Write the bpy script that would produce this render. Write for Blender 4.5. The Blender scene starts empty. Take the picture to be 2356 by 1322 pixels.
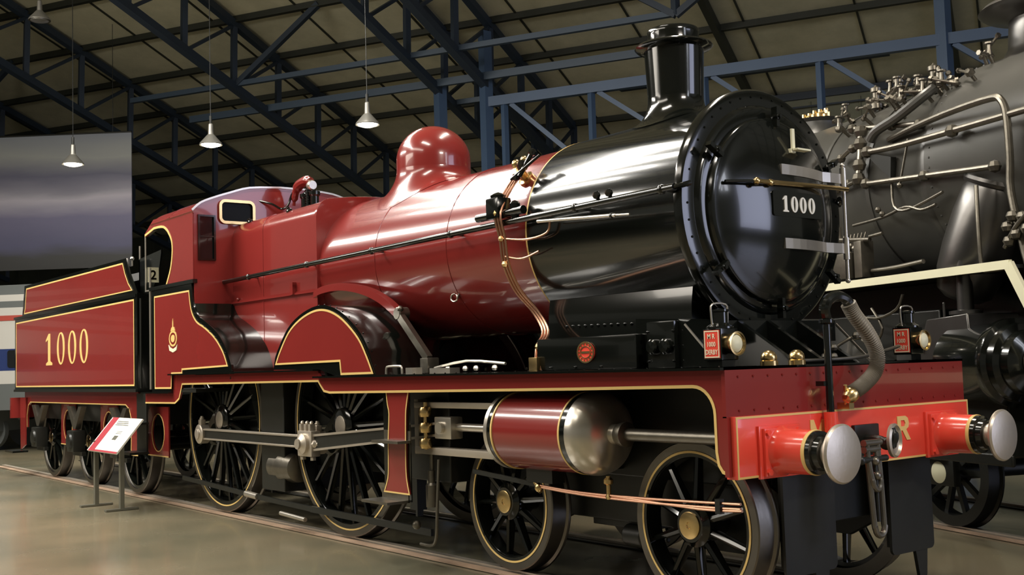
import bpy, bmesh, math, random
from mathutils import Vector, Matrix
from mathutils.geometry import tessellate_polygon
random.seed(7)
C = bpy.context.scene.collection
R = math.radians
PI = math.pi

# ------------------------------------------------------------------ camera
cam_d = bpy.data.cameras.new('camera'); cam = bpy.data.objects.new('camera', cam_d); C.objects.link(cam)
def aim(yaw, pitch, roll):
    cy, sy, cp, sp = math.cos(yaw), math.sin(yaw), math.cos(pitch), math.sin(pitch)
    f = Vector((cy*cp, sy*cp, sp)); r = Vector((sy, -cy, 0)); u = r.cross(f)
    c, s = math.cos(roll), math.sin(roll)
    r2 = c*r + s*u; u2 = -s*r + c*u
    return Matrix((r2, u2, -f)).transposed()
cam.matrix_world = Matrix.Translation((5.137, -6.2405, 1.607)) @ aim(R(142.257), R(3.942), R(-1.712)).to_4x4()
cam_d.sensor_width = 36; cam_d.lens = 2584.8/2356*36; cam_d.clip_end = 300
bpy.context.scene.camera = cam

# ------------------------------------------------------------------ world, lights, exposure
sc = bpy.context.scene
w = bpy.data.worlds.new('hall_ambience'); sc.world = w; w.use_nodes = True
w.node_tree.nodes['Background'].inputs[0].default_value = (.62, .60, .50, 1)
w.node_tree.nodes['Background'].inputs[1].default_value = .22
sc.view_settings.view_transform = 'Standard'; sc.view_settings.look = 'None'
sc.view_settings.gamma = 1; sc.view_settings.use_curve_mapping = False
sc.view_settings.exposure = 0.0
def area(name, loc, target, sx, sy, power, col):
    d = bpy.data.lights.new(name, 'AREA'); d.shape = 'RECTANGLE'; d.size = sx; d.size_y = sy
    d.energy = power; d.color = col
    o = bpy.data.objects.new(name, d); C.objects.link(o)
    o.location = loc
    o.rotation_euler = (Vector(target)-Vector(loc)).to_track_quat('-Z', 'Y').to_euler()
    return o
# daylight through the tall end windows, behind and to the right of the camera
for k in range(2):
    area('end_window_daylight', (21, 2.0+1.3*k, 11.0), (-1, 0, 2.5), .8, 5.5, 150, (.86, .90, 1.0))
area('low_window_daylight', (20, 9.6, 5.8), (0, 0, 2.4), 8.0, 8.5, 1080, (.70, .75, 1.0))
# rows of roof lights above the track, out of the picture
for k in range(4):
    area('roof_and_fill_light', (-11.5, -1.6-1.7*k, 10.6), (-11.5+.8, -1.4-1.5*k, 0), 11, .55, 700, (1, .96, .88))
area('roof_and_fill_light', (-17, -8.0, 9.5), (-13, -1, 1.5), 8, 1.2, 700, (1, .94, .84))  # this and the next two are unseen overhead lights added as fill
area('roof_and_fill_light', (-1.5, -5.0, 10.5), (-1.5, -1, 1.2), 4, 1.0, 320, (1, .93, .82))
area('roof_and_fill_light', (-3.0, 2.6, 11), (-2.0, 3.6, 2.5), 5, .6, 620, (1, .90, .76))
area('roof_and_fill_light', (5.5, -1.5, 7.0), (.7, -.2, 1.1), 1.6, .6, 260, (1, .90, .78))  # added front fill, aimed at the buffer beam; not a roof fitting
area('near_side_fill', (-4, -10, 9.5), (-2.5, -1, 1.2), 9, 1.2, 300, (1, .92, .80))  # added unseen fill for the near side, not a fitting of the hall
area('near_side_fill', (-11, -14, 8.0), (-12, -1, 1.6), 9, 2.0, 560, (1, .92, .80))  # second added fill, for the tender side

# ------------------------------------------------------------------ materials
def mat(name, col, rough=.5, metal=0., coat=0., bump=0., bscale=30., vary=0., vscale=4., emit=None, spec=.5, stretch=None):
    m = bpy.data.materials.new(name); m.use_nodes = True
    nt = m.node_tree; b = nt.nodes['Principled BSDF']
    b.inputs['Base Color'].default_value = (*col, 1); b.inputs['Roughness'].default_value = rough
    b.inputs['Metallic'].default_value = metal; b.inputs['Coat Weight'].default_value = coat
    b.inputs['Coat Roughness'].default_value = .04; b.inputs['Specular IOR Level'].default_value = spec
    tc = nt.nodes.new('ShaderNodeTexCoord')
    vec = tc.outputs['Object']
    if stretch:
        mp = nt.nodes.new('ShaderNodeMapping'); mp.inputs['Scale'].default_value = stretch
        nt.links.new(vec, mp.inputs['Vector']); vec = mp.outputs['Vector']
    if vary:
        n = nt.nodes.new('ShaderNodeTexNoise'); n.inputs['Scale'].default_value = vscale; n.inputs['Detail'].default_value = 6
        nt.links.new(vec, n.inputs['Vector'])
        mx = nt.nodes.new('ShaderNodeMix'); mx.data_type = 'RGBA'
        mx.inputs[6].default_value = (*[c*(1-vary) for c in col], 1)
        mx.inputs[7].default_value = (*[min(1, c*(1+vary)) for c in col], 1)
        nt.links.new(n.outputs['Fac'], mx.inputs[0]); nt.links.new(mx.outputs[2], b.inputs['Base Color'])
    if bump:
        n2 = nt.nodes.new('ShaderNodeTexNoise'); n2.inputs['Scale'].default_value = bscale; n2.inputs['Detail'].default_value = 3
        nt.links.new(vec, n2.inputs['Vector'])
        bp = nt.nodes.new('ShaderNodeBump'); bp.inputs['Strength'].default_value = bump; bp.inputs['Distance'].default_value = .01
        nt.links.new(n2.outputs['Fac'], bp.inputs['Height']); nt.links.new(bp.outputs['Normal'], b.inputs['Normal'])
        if coat: nt.links.new(bp.outputs['Normal'], b.inputs['Coat Normal'])
    if emit:
        b.inputs['Emission Color'].default_value = (*emit[0], 1); b.inputs['Emission Strength'].default_value = emit[1]
    return m
M = {}
M['crimson'] = mat('crimson_paint', (.235, .024, .021), .22, coat=.6, bump=.03, bscale=3, vary=.10, vscale=1.5)
M['vermilion'] = mat('vermilion_paint', (.90, .085, .055), .25, coat=.5, bump=.03, bscale=5, vary=.08)
M['black'] = mat('black_gloss_paint', (.005, .006, .005), .14, coat=.35, bump=.025, bscale=3)
M['chassis'] = mat('black_chassis_paint', (.010, .011, .009), .42, bump=.1, bscale=12, vary=.3)
M['gold'] = mat('yellow_lining', (.80, .56, .20), .4)
M['cream'] = mat('cream_paint', (.82, .80, .58), .45, vary=.08)
M['steel'] = mat('polished_steel', (.66, .62, .55), .28, metal=.85, bump=.05, bscale=20, vary=.15)
M['brushed'] = mat('brushed_steel', (.60, .54, .46), .42, metal=.8, bump=.08, bscale=40, vary=.15)
M['rim'] = mat('tyre_steel', (.20, .185, .165), .36, metal=1, bump=.06, bscale=30, vary=.2)
M['brass'] = mat('polished_brass', (.72, .52, .24), .25, metal=1, vary=.15)
M['copper'] = mat('polished_copper', (.62, .34, .23), .3, metal=1, vary=.12)
M['darkglass'] = mat('unlit_window_glass', (.004, .005, .005), .3, spec=.1)
M['glass'] = mat('window_glass', (.008, .009, .01), .05, coat=.3)
M['hose'] = mat('grey_rubber_hose', (.20, .18, .145), .5, bump=.1, bscale=60)
M['white'] = mat('white_paint', (.80, .79, .72), .45)
M['enginegrime'] = mat('satin_black_paint', (.050, .049, .043), .38, metal=.0, bump=.12, bscale=5, vary=.35, vscale=2.5, spec=.7)
M['pipework'] = mat('dull_pipework', (.19, .175, .145), .35, metal=.85, bump=.1, bscale=30, vary=.35, vscale=9)
M['casing'] = mat('burnished_casing', (.15, .145, .14), .32, metal=.9, bump=.05, bscale=8, vary=.2)
M['blue_steel'] = mat('blue_painted_steel', (.055, .095, .170), .5, vary=.15, vscale=1)
M['tie_steel'] = mat('slate_blue_steel', (.045, .070, .105), .5)
M['navy_steel'] = mat('dark_blue_roof_steel', (.022, .035, .055), .55, vary=.2, vscale=1)
M['purlin'] = mat('dark_purlin_steel', (.022, .025, .017), .6)
M['coal'] = mat('coal', (.012, .012, .012), .6, bump=.6, bscale=14)
M['lampshade'] = mat('lamp_reflector', (.30, .29, .26), .35, metal=.6)
M['bulb'] = mat('lamp_glow', (1, .95, .8), .4, emit=((1, .93, .76), 9))
M['coach_white'] = mat('cream_white_coach_paint', (.46, .45, .42), .3, coat=.3)
M['coach_blue'] = mat('blue_coach_paint', (.020, .035, .12), .25, coat=.3)
M['coach_red'] = mat('red_coach_paint', (.33, .06, .045), .3)
M['coach_grey'] = mat('grey_coach_skirt', (.10, .11, .11), .4)
M['signred'] = mat('sign_crimson', (.36, .03, .045), .4)
M['post'] = mat('grey_post', (.25, .25, .21), .35, metal=.7)
M['railside'] = mat('rail_pink_edge', (.36, .25, .175), .5, vary=.6, vscale=2.5)

def floor_mat():
    m = bpy.data.materials.new('polished_concrete'); m.use_nodes = True; nt = m.node_tree; b = nt.nodes['Principled BSDF']
    tc = nt.nodes.new('ShaderNodeTexCoord')
    n = nt.nodes.new('ShaderNodeTexNoise'); n.inputs['Scale'].default_value = .45; n.inputs['Detail'].default_value = 4
    cr = nt.nodes.new('ShaderNodeValToRGB'); e = cr.color_ramp.elements
    e[0].position = .3; e[0].color = (.115, .115, .078, 1); e[1].position = .7; e[1].color = (.24, .195, .125, 1)
    nt.links.new(tc.outputs['Object'], n.inputs['Vector']); nt.links.new(n.outputs['Fac'], cr.inputs[0])
    nt.links.new(cr.outputs[0], b.inputs['Base Color'])
    n2 = nt.nodes.new('ShaderNodeTexNoise'); n2.inputs['Scale'].default_value = 1.2; n2.inputs['Detail'].default_value = 5
    nt.links.new(tc.outputs['Object'], n2.inputs['Vector'])
    mr = nt.nodes.new('ShaderNodeMapRange'); mr.inputs[3].default_value = .16; mr.inputs[4].default_value = .34
    nt.links.new(n2.outputs['Fac'], mr.inputs[0]); nt.links.new(mr.outputs[0], b.inputs['Roughness'])
    b.inputs['Coat Weight'].default_value = .25; b.inputs['Coat Roughness'].default_value = .12
    return m
M['floor'] = floor_mat()
def roof_mat(name='roof_panels', c0=(.42, .41, .29), c1=(.60, .57, .41)):
    m = bpy.data.materials.new(name); m.use_nodes = True; nt = m.node_tree; b = nt.nodes['Principled BSDF']
    tc = nt.nodes.new('ShaderNodeTexCoord')
    n = nt.nodes.new('ShaderNodeTexNoise'); n.inputs['Scale'].default_value = .8; n.inputs['Detail'].default_value = 8; n.inputs['Roughness'].default_value = .7
    cr = nt.nodes.new('ShaderNodeValToRGB'); e = cr.color_ramp.elements
    e[0].position = .3; e[0].color = (*c0, 1); e[1].position = .7; e[1].color = (*c1, 1)
    nt.links.new(tc.outputs['Object'], n.inputs['Vector']); nt.links.new(n.outputs['Fac'], cr.inputs[0]); nt.links.new(cr.outputs[0], b.inputs['Base Color'])
    b.inputs['Roughness'].default_value = .85
    return m
M['roof'] = roof_mat()
M['wallpanel'] = roof_mat('wall_panels', (.17, .175, .125), (.24, .24, .17))
M['darkwall'] = roof_mat('dark_wall', (.03, .034, .024), (.05, .055, .036))
def banner_mat():
    m = bpy.data.materials.new('banner_print'); m.use_nodes = True; nt = m.node_tree; b = nt.nodes['Principled BSDF']
    tc = nt.nodes.new('ShaderNodeTexCoord'); sp = nt.nodes.new('ShaderNodeSeparateXYZ')
    n = nt.nodes.new('ShaderNodeTexNoise'); n.inputs['Scale'].default_value = .9; n.inputs['Detail'].default_value = 6
    mp = nt.nodes.new('ShaderNodeMapping'); mp.inputs['Scale'].default_value = (.35, .35, 1.6)
    nt.links.new(tc.outputs['Object'], mp.inputs[0]); nt.links.new(mp.outputs[0], n.inputs['Vector']); nt.links.new(tc.outputs['Object'], sp.inputs[0])
    mz = nt.nodes.new('ShaderNodeMath'); mz.operation = 'MULTIPLY_ADD'; mz.inputs[1].default_value = 1/3.83; mz.inputs[2].default_value = -.09; nt.links.new(sp.outputs['Z'], mz.inputs[0])
    ma = nt.nodes.new('ShaderNodeMath'); ma.operation = 'MULTIPLY_ADD'; ma.inputs[1].default_value = .18; nt.links.new(n.outputs['Fac'], ma.inputs[0]); nt.links.new(mz.outputs[0], ma.inputs[2])
    cr = nt.nodes.new('ShaderNodeValToRGB'); nt.links.new(ma.outputs[0], cr.inputs[0]); el = cr.color_ramp.elements
    el[0].position = .0; el[0].color = (.055, .055, .055, 1); el[1].position = 1; el[1].color = (.22, .24, .28, 1)
    for p, c in ((.10, (.07, .07, .07)), (.18, (.13, .13, .22)), (.38, (.20, .19, .30)), (.52, (.52, .49, .56)), (.58, (.30, .29, .35)), (.70, (.13, .13, .19)), (.84, (.32, .33, .32))):
        x = el.new(p); x.color = (*c, 1)
    nt.links.new(cr.outputs[0], b.inputs['Base Color']); b.inputs['Roughness'].default_value = .6
    return m
M['banner'] = banner_mat()

# ------------------------------------------------------------------ mesh helpers
def V(*a): return Vector(a)
class MB:
    def __init__(s): s.v = []; s.f = []; s.m = []; s.cur = 0
    def use(s, i): s.cur = i; return s
    def add(s, vs, fs):
        o = len(s.v); s.v += [tuple(p) for p in vs]
        for f in fs: s.f.append([i+o for i in f]); s.m.append(s.cur)
        return s
    def box(s, x0, x1, y0, y1, z0, z1):
        return s.add([(x, y, z) for x in (x0, x1) for y in (y0, y1) for z in (z0, z1)],
                     [(0, 1, 3, 2), (4, 6, 7, 5), (0, 4, 5, 1), (2, 3, 7, 6), (0, 2, 6, 4), (1, 5, 7, 3)])
    def rbox(s, x0, x1, y0, y1, z0, z1, r=.01):
        bm = bmesh.new(); bmesh.ops.create_cube(bm, size=1)
        for v in bm.verts: v.co = ((x0+x1)/2+v.co.x*(x1-x0), (y0+y1)/2+v.co.y*(y1-y0), (z0+z1)/2+v.co.z*(z1-z0))
        bmesh.ops.bevel(bm, geom=bm.edges[:], offset=r, segments=2, affect='EDGES', profile=.7)
        bm.verts.index_update(); s.add([v.co.copy() for v in bm.verts], [[v.index for v in f.verts] for f in bm.faces]); bm.free(); return s
    def frame(s, d):
        d = Vector(d).normalized(); a = Vector((0, 0, 1)) if abs(d.z) < .9 else Vector((1, 0, 0))
        u = d.cross(a).normalized(); return d, u, d.cross(u)
    def lathe(s, o, axis, prof, n=32, cap=True, sx=1, sy=1, a0=0, a1=2*PI):
        # prof: (distance along axis, radius)
        o = Vector(o); d, u, w_ = s.frame(axis); vs = []; fs = []
        full = abs(a1-a0-2*PI) < 1e-6; nn = n if full else n+1
        for (h, r) in prof:
            for k in range(nn):
                t = a0+(a1-a0)*k/n
                vs.append(o+d*h+u*(r*sx*math.cos(t))+w_*(r*sy*math.sin(t)))
        for i in range(len(prof)-1):
            for k in range(n):
                k2 = (k+1) % nn if full else k+1
                fs.append((i*nn+k, i*nn+k2, (i+1)*nn+k2, (i+1)*nn+k))
        if cap and full:
            if prof[0][1] > 1e-5: fs.append(tuple(range(nn))[::-1])
            if prof[-1][1] > 1e-5: fs.append(tuple(range((len(prof)-1)*nn, len(prof)*nn)))
        return s.add(vs, fs)
    def cyl(s, p0, p1, r0, r1=None, n=16):
        p0 = Vector(p0); p1 = Vector(p1); r1 = r0 if r1 is None else r1
        return s.lathe(p0, p1-p0, [(0, r0), ((p1-p0).length, r1)], n)
    def bar(s, p0, p1, w_, h_):   # square member
        p0 = Vector(p0); p1 = Vector(p1); d = (p1-p0).normalized()
        a = Vector((0, 0, 1)) if abs(d.z) < .9 else Vector((0, 1, 0))
        u = d.cross(a).normalized()*w_/2; q = d.cross(u).normalized()*h_/2
        vs = [p+i*u+j*q for p in (p0, p1) for i, j in ((-1, -1), (1, -1), (1, 1), (-1, 1))]
        return s.add(vs, [(0, 1, 2, 3), (7, 6, 5, 4), (0, 4, 5, 1), (1, 5, 6, 2), (2, 6, 7, 3), (3, 7, 4, 0)])
    def tube(s, pts, r, n=10, smooth=3, closed=False):
        P = [Vector(p) for p in pts]
        if smooth > 1 and len(P) > 2: P = catmull(P, smooth)
        rad = (lambda i: r[min(len(r)-1, int(i/(len(P)-1)*(len(r)-1)+.5))]) if isinstance(r, (list, tuple)) else (lambda i: r)
        vs = []; prev = None
        for i, p in enumerate(P):
            d = (P[min(i+1, len(P)-1)]-P[max(i-1, 0)]).normalized()
            if prev is None: _, u, _w = s.frame(d)
            else: u = (prev-d*prev.dot(d)).normalized()
            prev = u; q = d.cross(u)
            for k in range(n):
                t = 2*PI*k/n; vs.append(p+(u*math.cos(t)+q*math.sin(t))*rad(i))
        fs = [(i*n+k, i*n+(k+1) % n, (i+1)*n+(k+1) % n, (i+1)*n+k) for i in range(len(P)-1) for k in range(n)]
        fs += [tuple(range(n))[::-1], tuple(range((len(P)-1)*n, len(P)*n))]
        return s.add(vs, fs)
    def ball(s, c, r, n=12, sx=1, sy=1, sz=1):
        vs = [(c[0], c[1], c[2]+r*sz)]; fs = []; m = n//2
        for i in range(1, m):
            for k in range(n):
                a = PI*i/m; t = 2*PI*k/n
                vs.append((c[0]+r*sx*math.sin(a)*math.cos(t), c[1]+r*sy*math.sin(a)*math.sin(t), c[2]+r*sz*math.cos(a)))
        vs.append((c[0], c[1], c[2]-r*sz))
        for k in range(n):
            fs.append((0, 1+k, 1+(k+1) % n)); fs.append((len(vs)-1, 1+(m-2)*n+(k+1) % n, 1+(m-2)*n+k))
            for i in range(m-2): fs.append((1+i*n+k, 1+(i+1)*n+k, 1+(i+1)*n+(k+1) % n, 1+i*n+(k+1) % n))
        return s.add(vs, fs)
    def plate(s, outer, c0, c1, fn, holes=()):
        # polygon with holes extruded between c0 and c1; fn(u, v, c) -> xyz
        loops = [list(outer)]+[list(h) for h in holes]
        tris = tessellate_polygon([[Vector((p[0], p[1], 0)) for p in L] for L in loops])
        flat = [p for L in loops for p in L]; n = len(flat)
        vs = [fn(p[0], p[1], c0) for p in flat]+[fn(p[0], p[1], c1) for p in flat]
        fs = [tuple(t) for t in tris]+[tuple(i+n for i in t[::-1]) for t in tris]
        o = 0
        for L in loops:
            m = len(L)
            for i in range(m): fs.append((o+i, o+(i+1) % m, n+o+(i+1) % m, n+o+i))
            o += m
        return s.add(vs, fs)
    def strip(s, pts, w_, c, fn, closed=False, t=.003):
        # flat raised line of width w_ along a 2-d polyline
        n = len(pts); L = []; Rr = []
        for i in range(n):
            a = Vector(pts[i-1]) if (i or closed) else None; b = Vector(pts[i]); e = Vector(pts[(i+1) % n]) if (i < n-1 or closed) else None
            d1 = (b-a).normalized() if a is not None and (b-a).length > 1e-9 else None; d2 = (e-b).normalized() if e is not None and (e-b).length > 1e-9 else None
            if d1 is None: d1 = d2
            if d2 is None: d2 = d1
            n1 = Vector((-d1.y, d1.x)); n2 = Vector((-d2.y, d2.x)); m = (n1+n2)
            m = m.normalized() if m.length > 1e-6 else n1
            k = min(2., 1/max(.3, m.dot(n1)))
            L.append(b+m*k*w_/2); Rr.append(b-m*k*w_/2)
        vs = [fn(p[0], p[1], cc) for cc in (c, c+t) for P_ in (L, Rr) for p in P_]
        fs = []
        for i in range(n if closed else n-1):
            j = (i+1) % n
            fs += [(i, j, n+j, n+i), (2*n+i, 3*n+i, 3*n+j, 2*n+j), (i, 2*n+i, 2*n+j, j), (n+i, n+j, 3*n+j, 3*n+i)]
        return s.add(vs, fs)
    def text(s, txt, fn, h, c, t=.004, bold=0., cx=0, cz=0, squeeze=1.):
        cu = bpy.data.curves.new('t', 'FONT'); cu.body = txt; cu.size = 1; cu.align_x = 'CENTER'; cu.align_y = 'CENTER'; cu.offset = bold
        cu.resolution_u = 3
        ob = bpy.data.objects.new('t', cu); me = ob.to_mesh()
        vs = [(v.co.x, v.co.y) for v in me.vertices]; fs = [tuple(p.vertices) for p in me.polygons]
        zs = [v[1] for v in vs]; k = h/(max(zs)-min(zs)); z0 = (max(zs)+min(zs))/2; xs = [v[0] for v in vs]; x0 = (max(xs)+min(xs))/2
        s.add([fn(cx+(x-x0)*k*squeeze, cz+(z-z0)*k, c+t) for x, z in vs], fs)
        ob.to_mesh_clear(); bpy.data.objects.remove(ob); bpy.data.curves.remove(cu); return s
    def build(s, name, mats, parent=None, sharp=35, loc=None, bevel=0):
        me = bpy.data.meshes.new(name); me.from_pydata(s.v, [], s.f)
        for m in (mats if isinstance(mats, (list, tuple)) else [mats]): me.materials.append(M[m])
        me.polygons.foreach_set('material_index', s.m)
        bm = bmesh.new(); bm.from_mesh(me); bmesh.ops.recalc_face_normals(bm, faces=bm.faces[:]); bm.to_mesh(me); bm.free()
        me.polygons.foreach_set('use_smooth', [True]*len(me.polygons)); me.set_sharp_from_angle(angle=R(sharp))
        o = bpy.data.objects.new(name, me); C.objects.link(o)
        if parent: o.parent = parent
        if loc: o.location = loc
        if bevel:
            b = o.modifiers.new('bevel', 'BEVEL'); b.width = bevel; b.segments = 2; b.limit_method = 'ANGLE'
        return o
def catmull(P, k, closed=False):
    P = [Vector(p) for p in P]; out = []; n = len(P)
    for i in range(n if closed else n-1):
        g = (lambda j: P[j % n]) if closed else (lambda j: P[max(0, min(n-1, j))])
        p0, p1, p2, p3 = g(i-1), g(i), g(i+1), g(i+2)
        for j in range(k):
            t = j/k
            out.append(.5*((2*p1)+(-p0+p2)*t+(2*p0-5*p1+4*p2-p3)*t*t+(-p0+3*p1-3*p2+p3)*t**3))
    if not closed: out.append(P[-1])
    return out
def c2(pts, k=4): return [(p[0], p[1]) for p in catmull([(*q, 0) for q in pts], k)]
XZ = lambda u, v, c: (u, c, v)       # plate in a side plane, c = y
YZ = lambda u, v, c: (c, u, v)       # plate in a cross plane, c = x
XY = lambda u, v, c: (u, v, c)
def circ(cx, cy, r, n=32, ry=None, a0=0, a1=2*PI):
    ry = r if ry is None else ry
    return [(cx+r*math.cos(a0+(a1-a0)*k/n), cy+ry*math.sin(a0+(a1-a0)*k/n)) for k in range(n)]
def rrect(x0, x1, y0, y1, r, n=5):
    out = []
    for cx, cy, a in ((x1-r, y1-r, 0), (x0+r, y1-r, 90), (x0+r, y0+r, 180), (x1-r, y0+r, 270)):
        out += [(cx+r*math.cos(R(a+90*k/n)), cy+r*math.sin(R(a+90*k/n))) for k in range(n+1)]
    return out
def tag(o, label=None, cat=None, group=None, kind=None):
    if label: o['label'] = label
    if cat: o['category'] = cat
    if group: o['group'] = group
    if kind: o['kind'] = kind
    return o
def empty(name, loc=(0, 0, 0), rz=0, parent=None):
    o = bpy.data.objects.new(name, None); C.objects.link(o); o.location = loc; o.rotation_euler.z = rz; o.empty_display_size = .2
    if parent: o.parent = parent
    return o
def copy_tree(o, parent=None):
    c = o.copy(); C.objects.link(c); c.parent = parent
    for ch in [x for x in bpy.data.objects if x.parent == o]: copy_tree(ch, c)
    return c
def digit(mb, ch, cx, cz, w_, h_, c, fn, thick, t=.004):
    if ch == '0':
        mb.plate(circ(cx, cz, w_/2, 36, h_/2), c, c+t, fn, [circ(cx, cz, w_/2-thick, 36, h_/2-thick*.28)])
    else:
        s = thick*.55; f = thick*.28
        mb.plate([(cx-w_*.42, cz-h_/2), (cx+w_*.42, cz-h_/2), (cx+w_*.42, cz-h_/2+f), (cx+s, cz-h_/2+2*f), (cx+s, cz+h_/2), (cx-s*.4, cz+h_/2),
                  (cx-w_*.45, cz+h_/2-f*3.2), (cx-w_*.45, cz+h_/2-f*4.2), (cx-s, cz+h_/2-f*3), (cx-s, cz-h_/2+2*f), (cx-w_*.42, cz-h_/2+f)], c, c+t, fn)

# ------------------------------------------------------------------ the hall
HA = R(27.8)
Av = Vector((math.cos(HA), math.sin(HA), 0)); Bv = Vector((-math.sin(HA), math.cos(HA), 0)); TS = math.tan(R(15.478))
def AB(a, b, z): p = Av*a+Bv*b; return Vector((p.x, p.y, z))
def roofz(b): return 11.66-(b-17.27)*TS
mb = MB(); mb.add([(-70, -45, -.036), (45, -45, -.036), (45, 60, -.036), (-70, 60, -.036)], [(0, 1, 2, 3)])
tag(mb.build('floor', 'floor'), kind='structure', label='polished grey green concrete hall floor')
RIDGE = 3.0
mb = MB()
for (b0, b1, up) in ((RIDGE, 33, 0), (-24, RIDGE, 1)):
    z0 = roofz(b0) if not up else roofz(RIDGE)-(RIDGE-b0)*TS; z1 = roofz(b1)
    mb.add([AB(-58, b0, z0), AB(26, b0, z0), AB(26, b1, z1), AB(-58, b1, z1), AB(-58, b0, z0+.12), AB(26, b0, z0+.12), AB(26, b1, z1+.12), AB(-58, b1, z1+.12)],
           [(0, 3, 2, 1), (4, 5, 6, 7), (0, 1, 5, 4), (2, 3, 7, 6), (1, 2, 6, 5), (3, 0, 4, 7)])
tag(mb.build('ceiling', 'roof'), kind='structure', label='olive grey sloping roof panels of the hall')
# panel seams
mb = MB()
a = -56.0
k = 0
while a < 25:
    if abs((a+23.93) % 5.7) > .3: mb.bar(AB(a, RIDGE, roofz(RIDGE)-.02), AB(a, 33, roofz(33)-.02), .05, .04)
    a += 2.85; k += 1
tag(mb.build('trim_1', 'purlin'), kind='structure', label='thin dark seams between the roof panels')
def wall(name, a0, b0, a1, b1, z1, m):
    mb = MB(); p, q = AB(a0, b0, 0), AB(a1, b1, 0); n = (q-p).cross(V(0, 0, 1)).normalized()*.15
    mb.add([p-n, q-n, q+n, p+n, p-n+V(0, 0, z1), q-n+V(0, 0, z1), q+n+V(0, 0, z1), p+n+V(0, 0, z1)],
           [(0, 1, 2, 3), (4, 5, 6, 7), (0, 1, 5, 4), (1, 2, 6, 5), (2, 3, 7, 6), (3, 0, 4, 7)])
    for kk in range(int((q-p).length/1.4)):
        x = p.lerp(q, (kk+.5)*1.4/(q-p).length); mb.bar(x+n*1.05+V(0, 0, .1), x+n*1.05+V(0, 0, z1-.1), .05, .05); mb.bar(x-n*1.05+V(0, 0, .1), x-n*1.05+V(0, 0, z1-.1), .05, .05)
    return tag(mb.build(name, m), kind='structure')
wall('wall_back', -58, 31, 26, 31, roofz(31)-.05, 'darkwall')
wall('wall_right', -7.2, 25.4, 26, 25.4, roofz(25.4)-.3, 'wallpanel')
wall('wall_left', -58, -24, -58, 33, 6.5, 'darkwall')
# roof steelwork
TR = [-41.0, -35.3, -29.62, -23.93, -18.2, -12.6, -11.2]
NB = [17.27+2.05*k for k in range(-6, 7)]
for a in TR:
    mb = MB(); D = 1.88/math.cos(R(15.478))
    b0, b1 = NB[0], (NB[-1] if a < -12 else 25.4)
    mb.bar(AB(a, b0, roofz(b0)-.22), AB(a, b1, roofz(b1)-.22), .20, .20)
    mb.bar(AB(a, b0, roofz(b0)-.1-D), AB(a, b1, roofz(b1)-.1-D), .22, .20)
    for i, b in enumerate(NB):
        if b > b1+.1: break
        mb.bar(AB(a, b, roofz(b)-.2), AB(a, b-.05, roofz(b)-D-.1), .15, .15)
        if i+1 < len(NB) and NB[i+1] <= b1+.1: mb.bar(AB(a, b, roofz(b)-D-.1), AB(a, NB[i+1], roofz(NB[i+1])-.25), .09, .09)
    tag(mb.build('roof_truss', 'navy_steel'), kind='structure', label='blue steel roof truss')
for a in (-5.4, .33, 6.0, 11.8):
    mb = MB(); mb.bar(AB(a, NB[0], roofz(NB[0])-.2), AB(a, 25.2, roofz(25.2)-.2), .18, .28)
    tag(mb.build('roof_rafter', 'purlin'), kind='structure', label='dark roof rafter')
for b in NB+[17.27+2.05*7]:
    if b > 30.5: continue
    mb = MB(); z = roofz(b)-.09
    mb.bar(AB(-57, b, z), AB(25, b, z), .07, .18); mb.bar(AB(-57, b, z-.08), AB(25, b, z-.08), .16, .03)
    tag(mb.build('roof_purlin', 'purlin'), kind='structure', label='dark steel purlin under the roof')
for a in (-29.62, -18.2, -5.4):
    mb = MB(); mb.bar(AB(a, 17.27, roofz(17.27)-2.0), AB(a+2.85, 17.27, roofz(17.27)-.1), .15, .15)
    if a > -6: mb.bar(AB(a, 17.27, roofz(17.27)-2.0), AB(a-2.85, 17.27, roofz(17.27)-.1), .15, .15); mb.bar(AB(a, 17.27, roofz(17.27)-2.0), AB(a, 17.27, roofz(17.27)-.1), .15, .15)
    tag(mb.build('roof_brace', 'navy_steel'), kind='structure', label='blue steel brace between tie and roof')
for (a0, a1, b, z) in ((-22, -5.4, 17.3, 9.72), (-13, -11.2, 19.85, 9.0)):
    mb = MB(); mb.bar(AB(a0, b, z), AB(a1, b, z), .14, .14)
    if a1 > -8: mb.bar(AB(a0+1, b+1.4, z-.42), AB(a1, b+1.4, z-.42), .12, .20)
    tag(mb.build('tie_beam', 'tie_steel'), kind='structure', label='blue tie beam between trusses')
for (a, b, z1, wd) in ((-12.6, 19, 9.3, .26), (-11.2, 19, 10.6, .26), (.33, 19, roofz(19)-.3, .26), (11.8, 19, roofz(19)-.3, .26), (-29.62, 19, 9.2, .26)):
    mb = MB(); p = AB(a, b, 0); mb.bar(p+V(0, 0, -.03), p+V(0, 0, z1), wd, wd); mb.bar(p+V(0, 0, -.03), p+V(0, 0, .08), .5, .5)
    tag(mb.build('steel_column', 'blue_steel'), kind='structure', label='blue steel column')
mb = MB(); zt, zb = 8.66, 6.5
mb.bar(AB(-11.1, 19, zt), AB(23, 19, zt), .2, .26); mb.bar(AB(-11.1, 19, zb), AB(23, 19, zb), .2, .22)
vv = [-10.67, -8.2, -5.22, -2.44, .33, 3.1, 5.9, 8.7, 11.5, 14.3, 17.1]
for i, a in enumerate(vv):
    mb.bar(AB(a, 19, zb), AB(a, 19, zt), .14, .14)
    if i+1 < len(vv): mb.bar(AB(a+.2, 19, zt-.12), AB(vv[i+1], 19, zb), .12, .12)
tag(mb.build('lattice_girder', 'blue_steel'), kind='structure', label='blue lattice girder along the columns')
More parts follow.
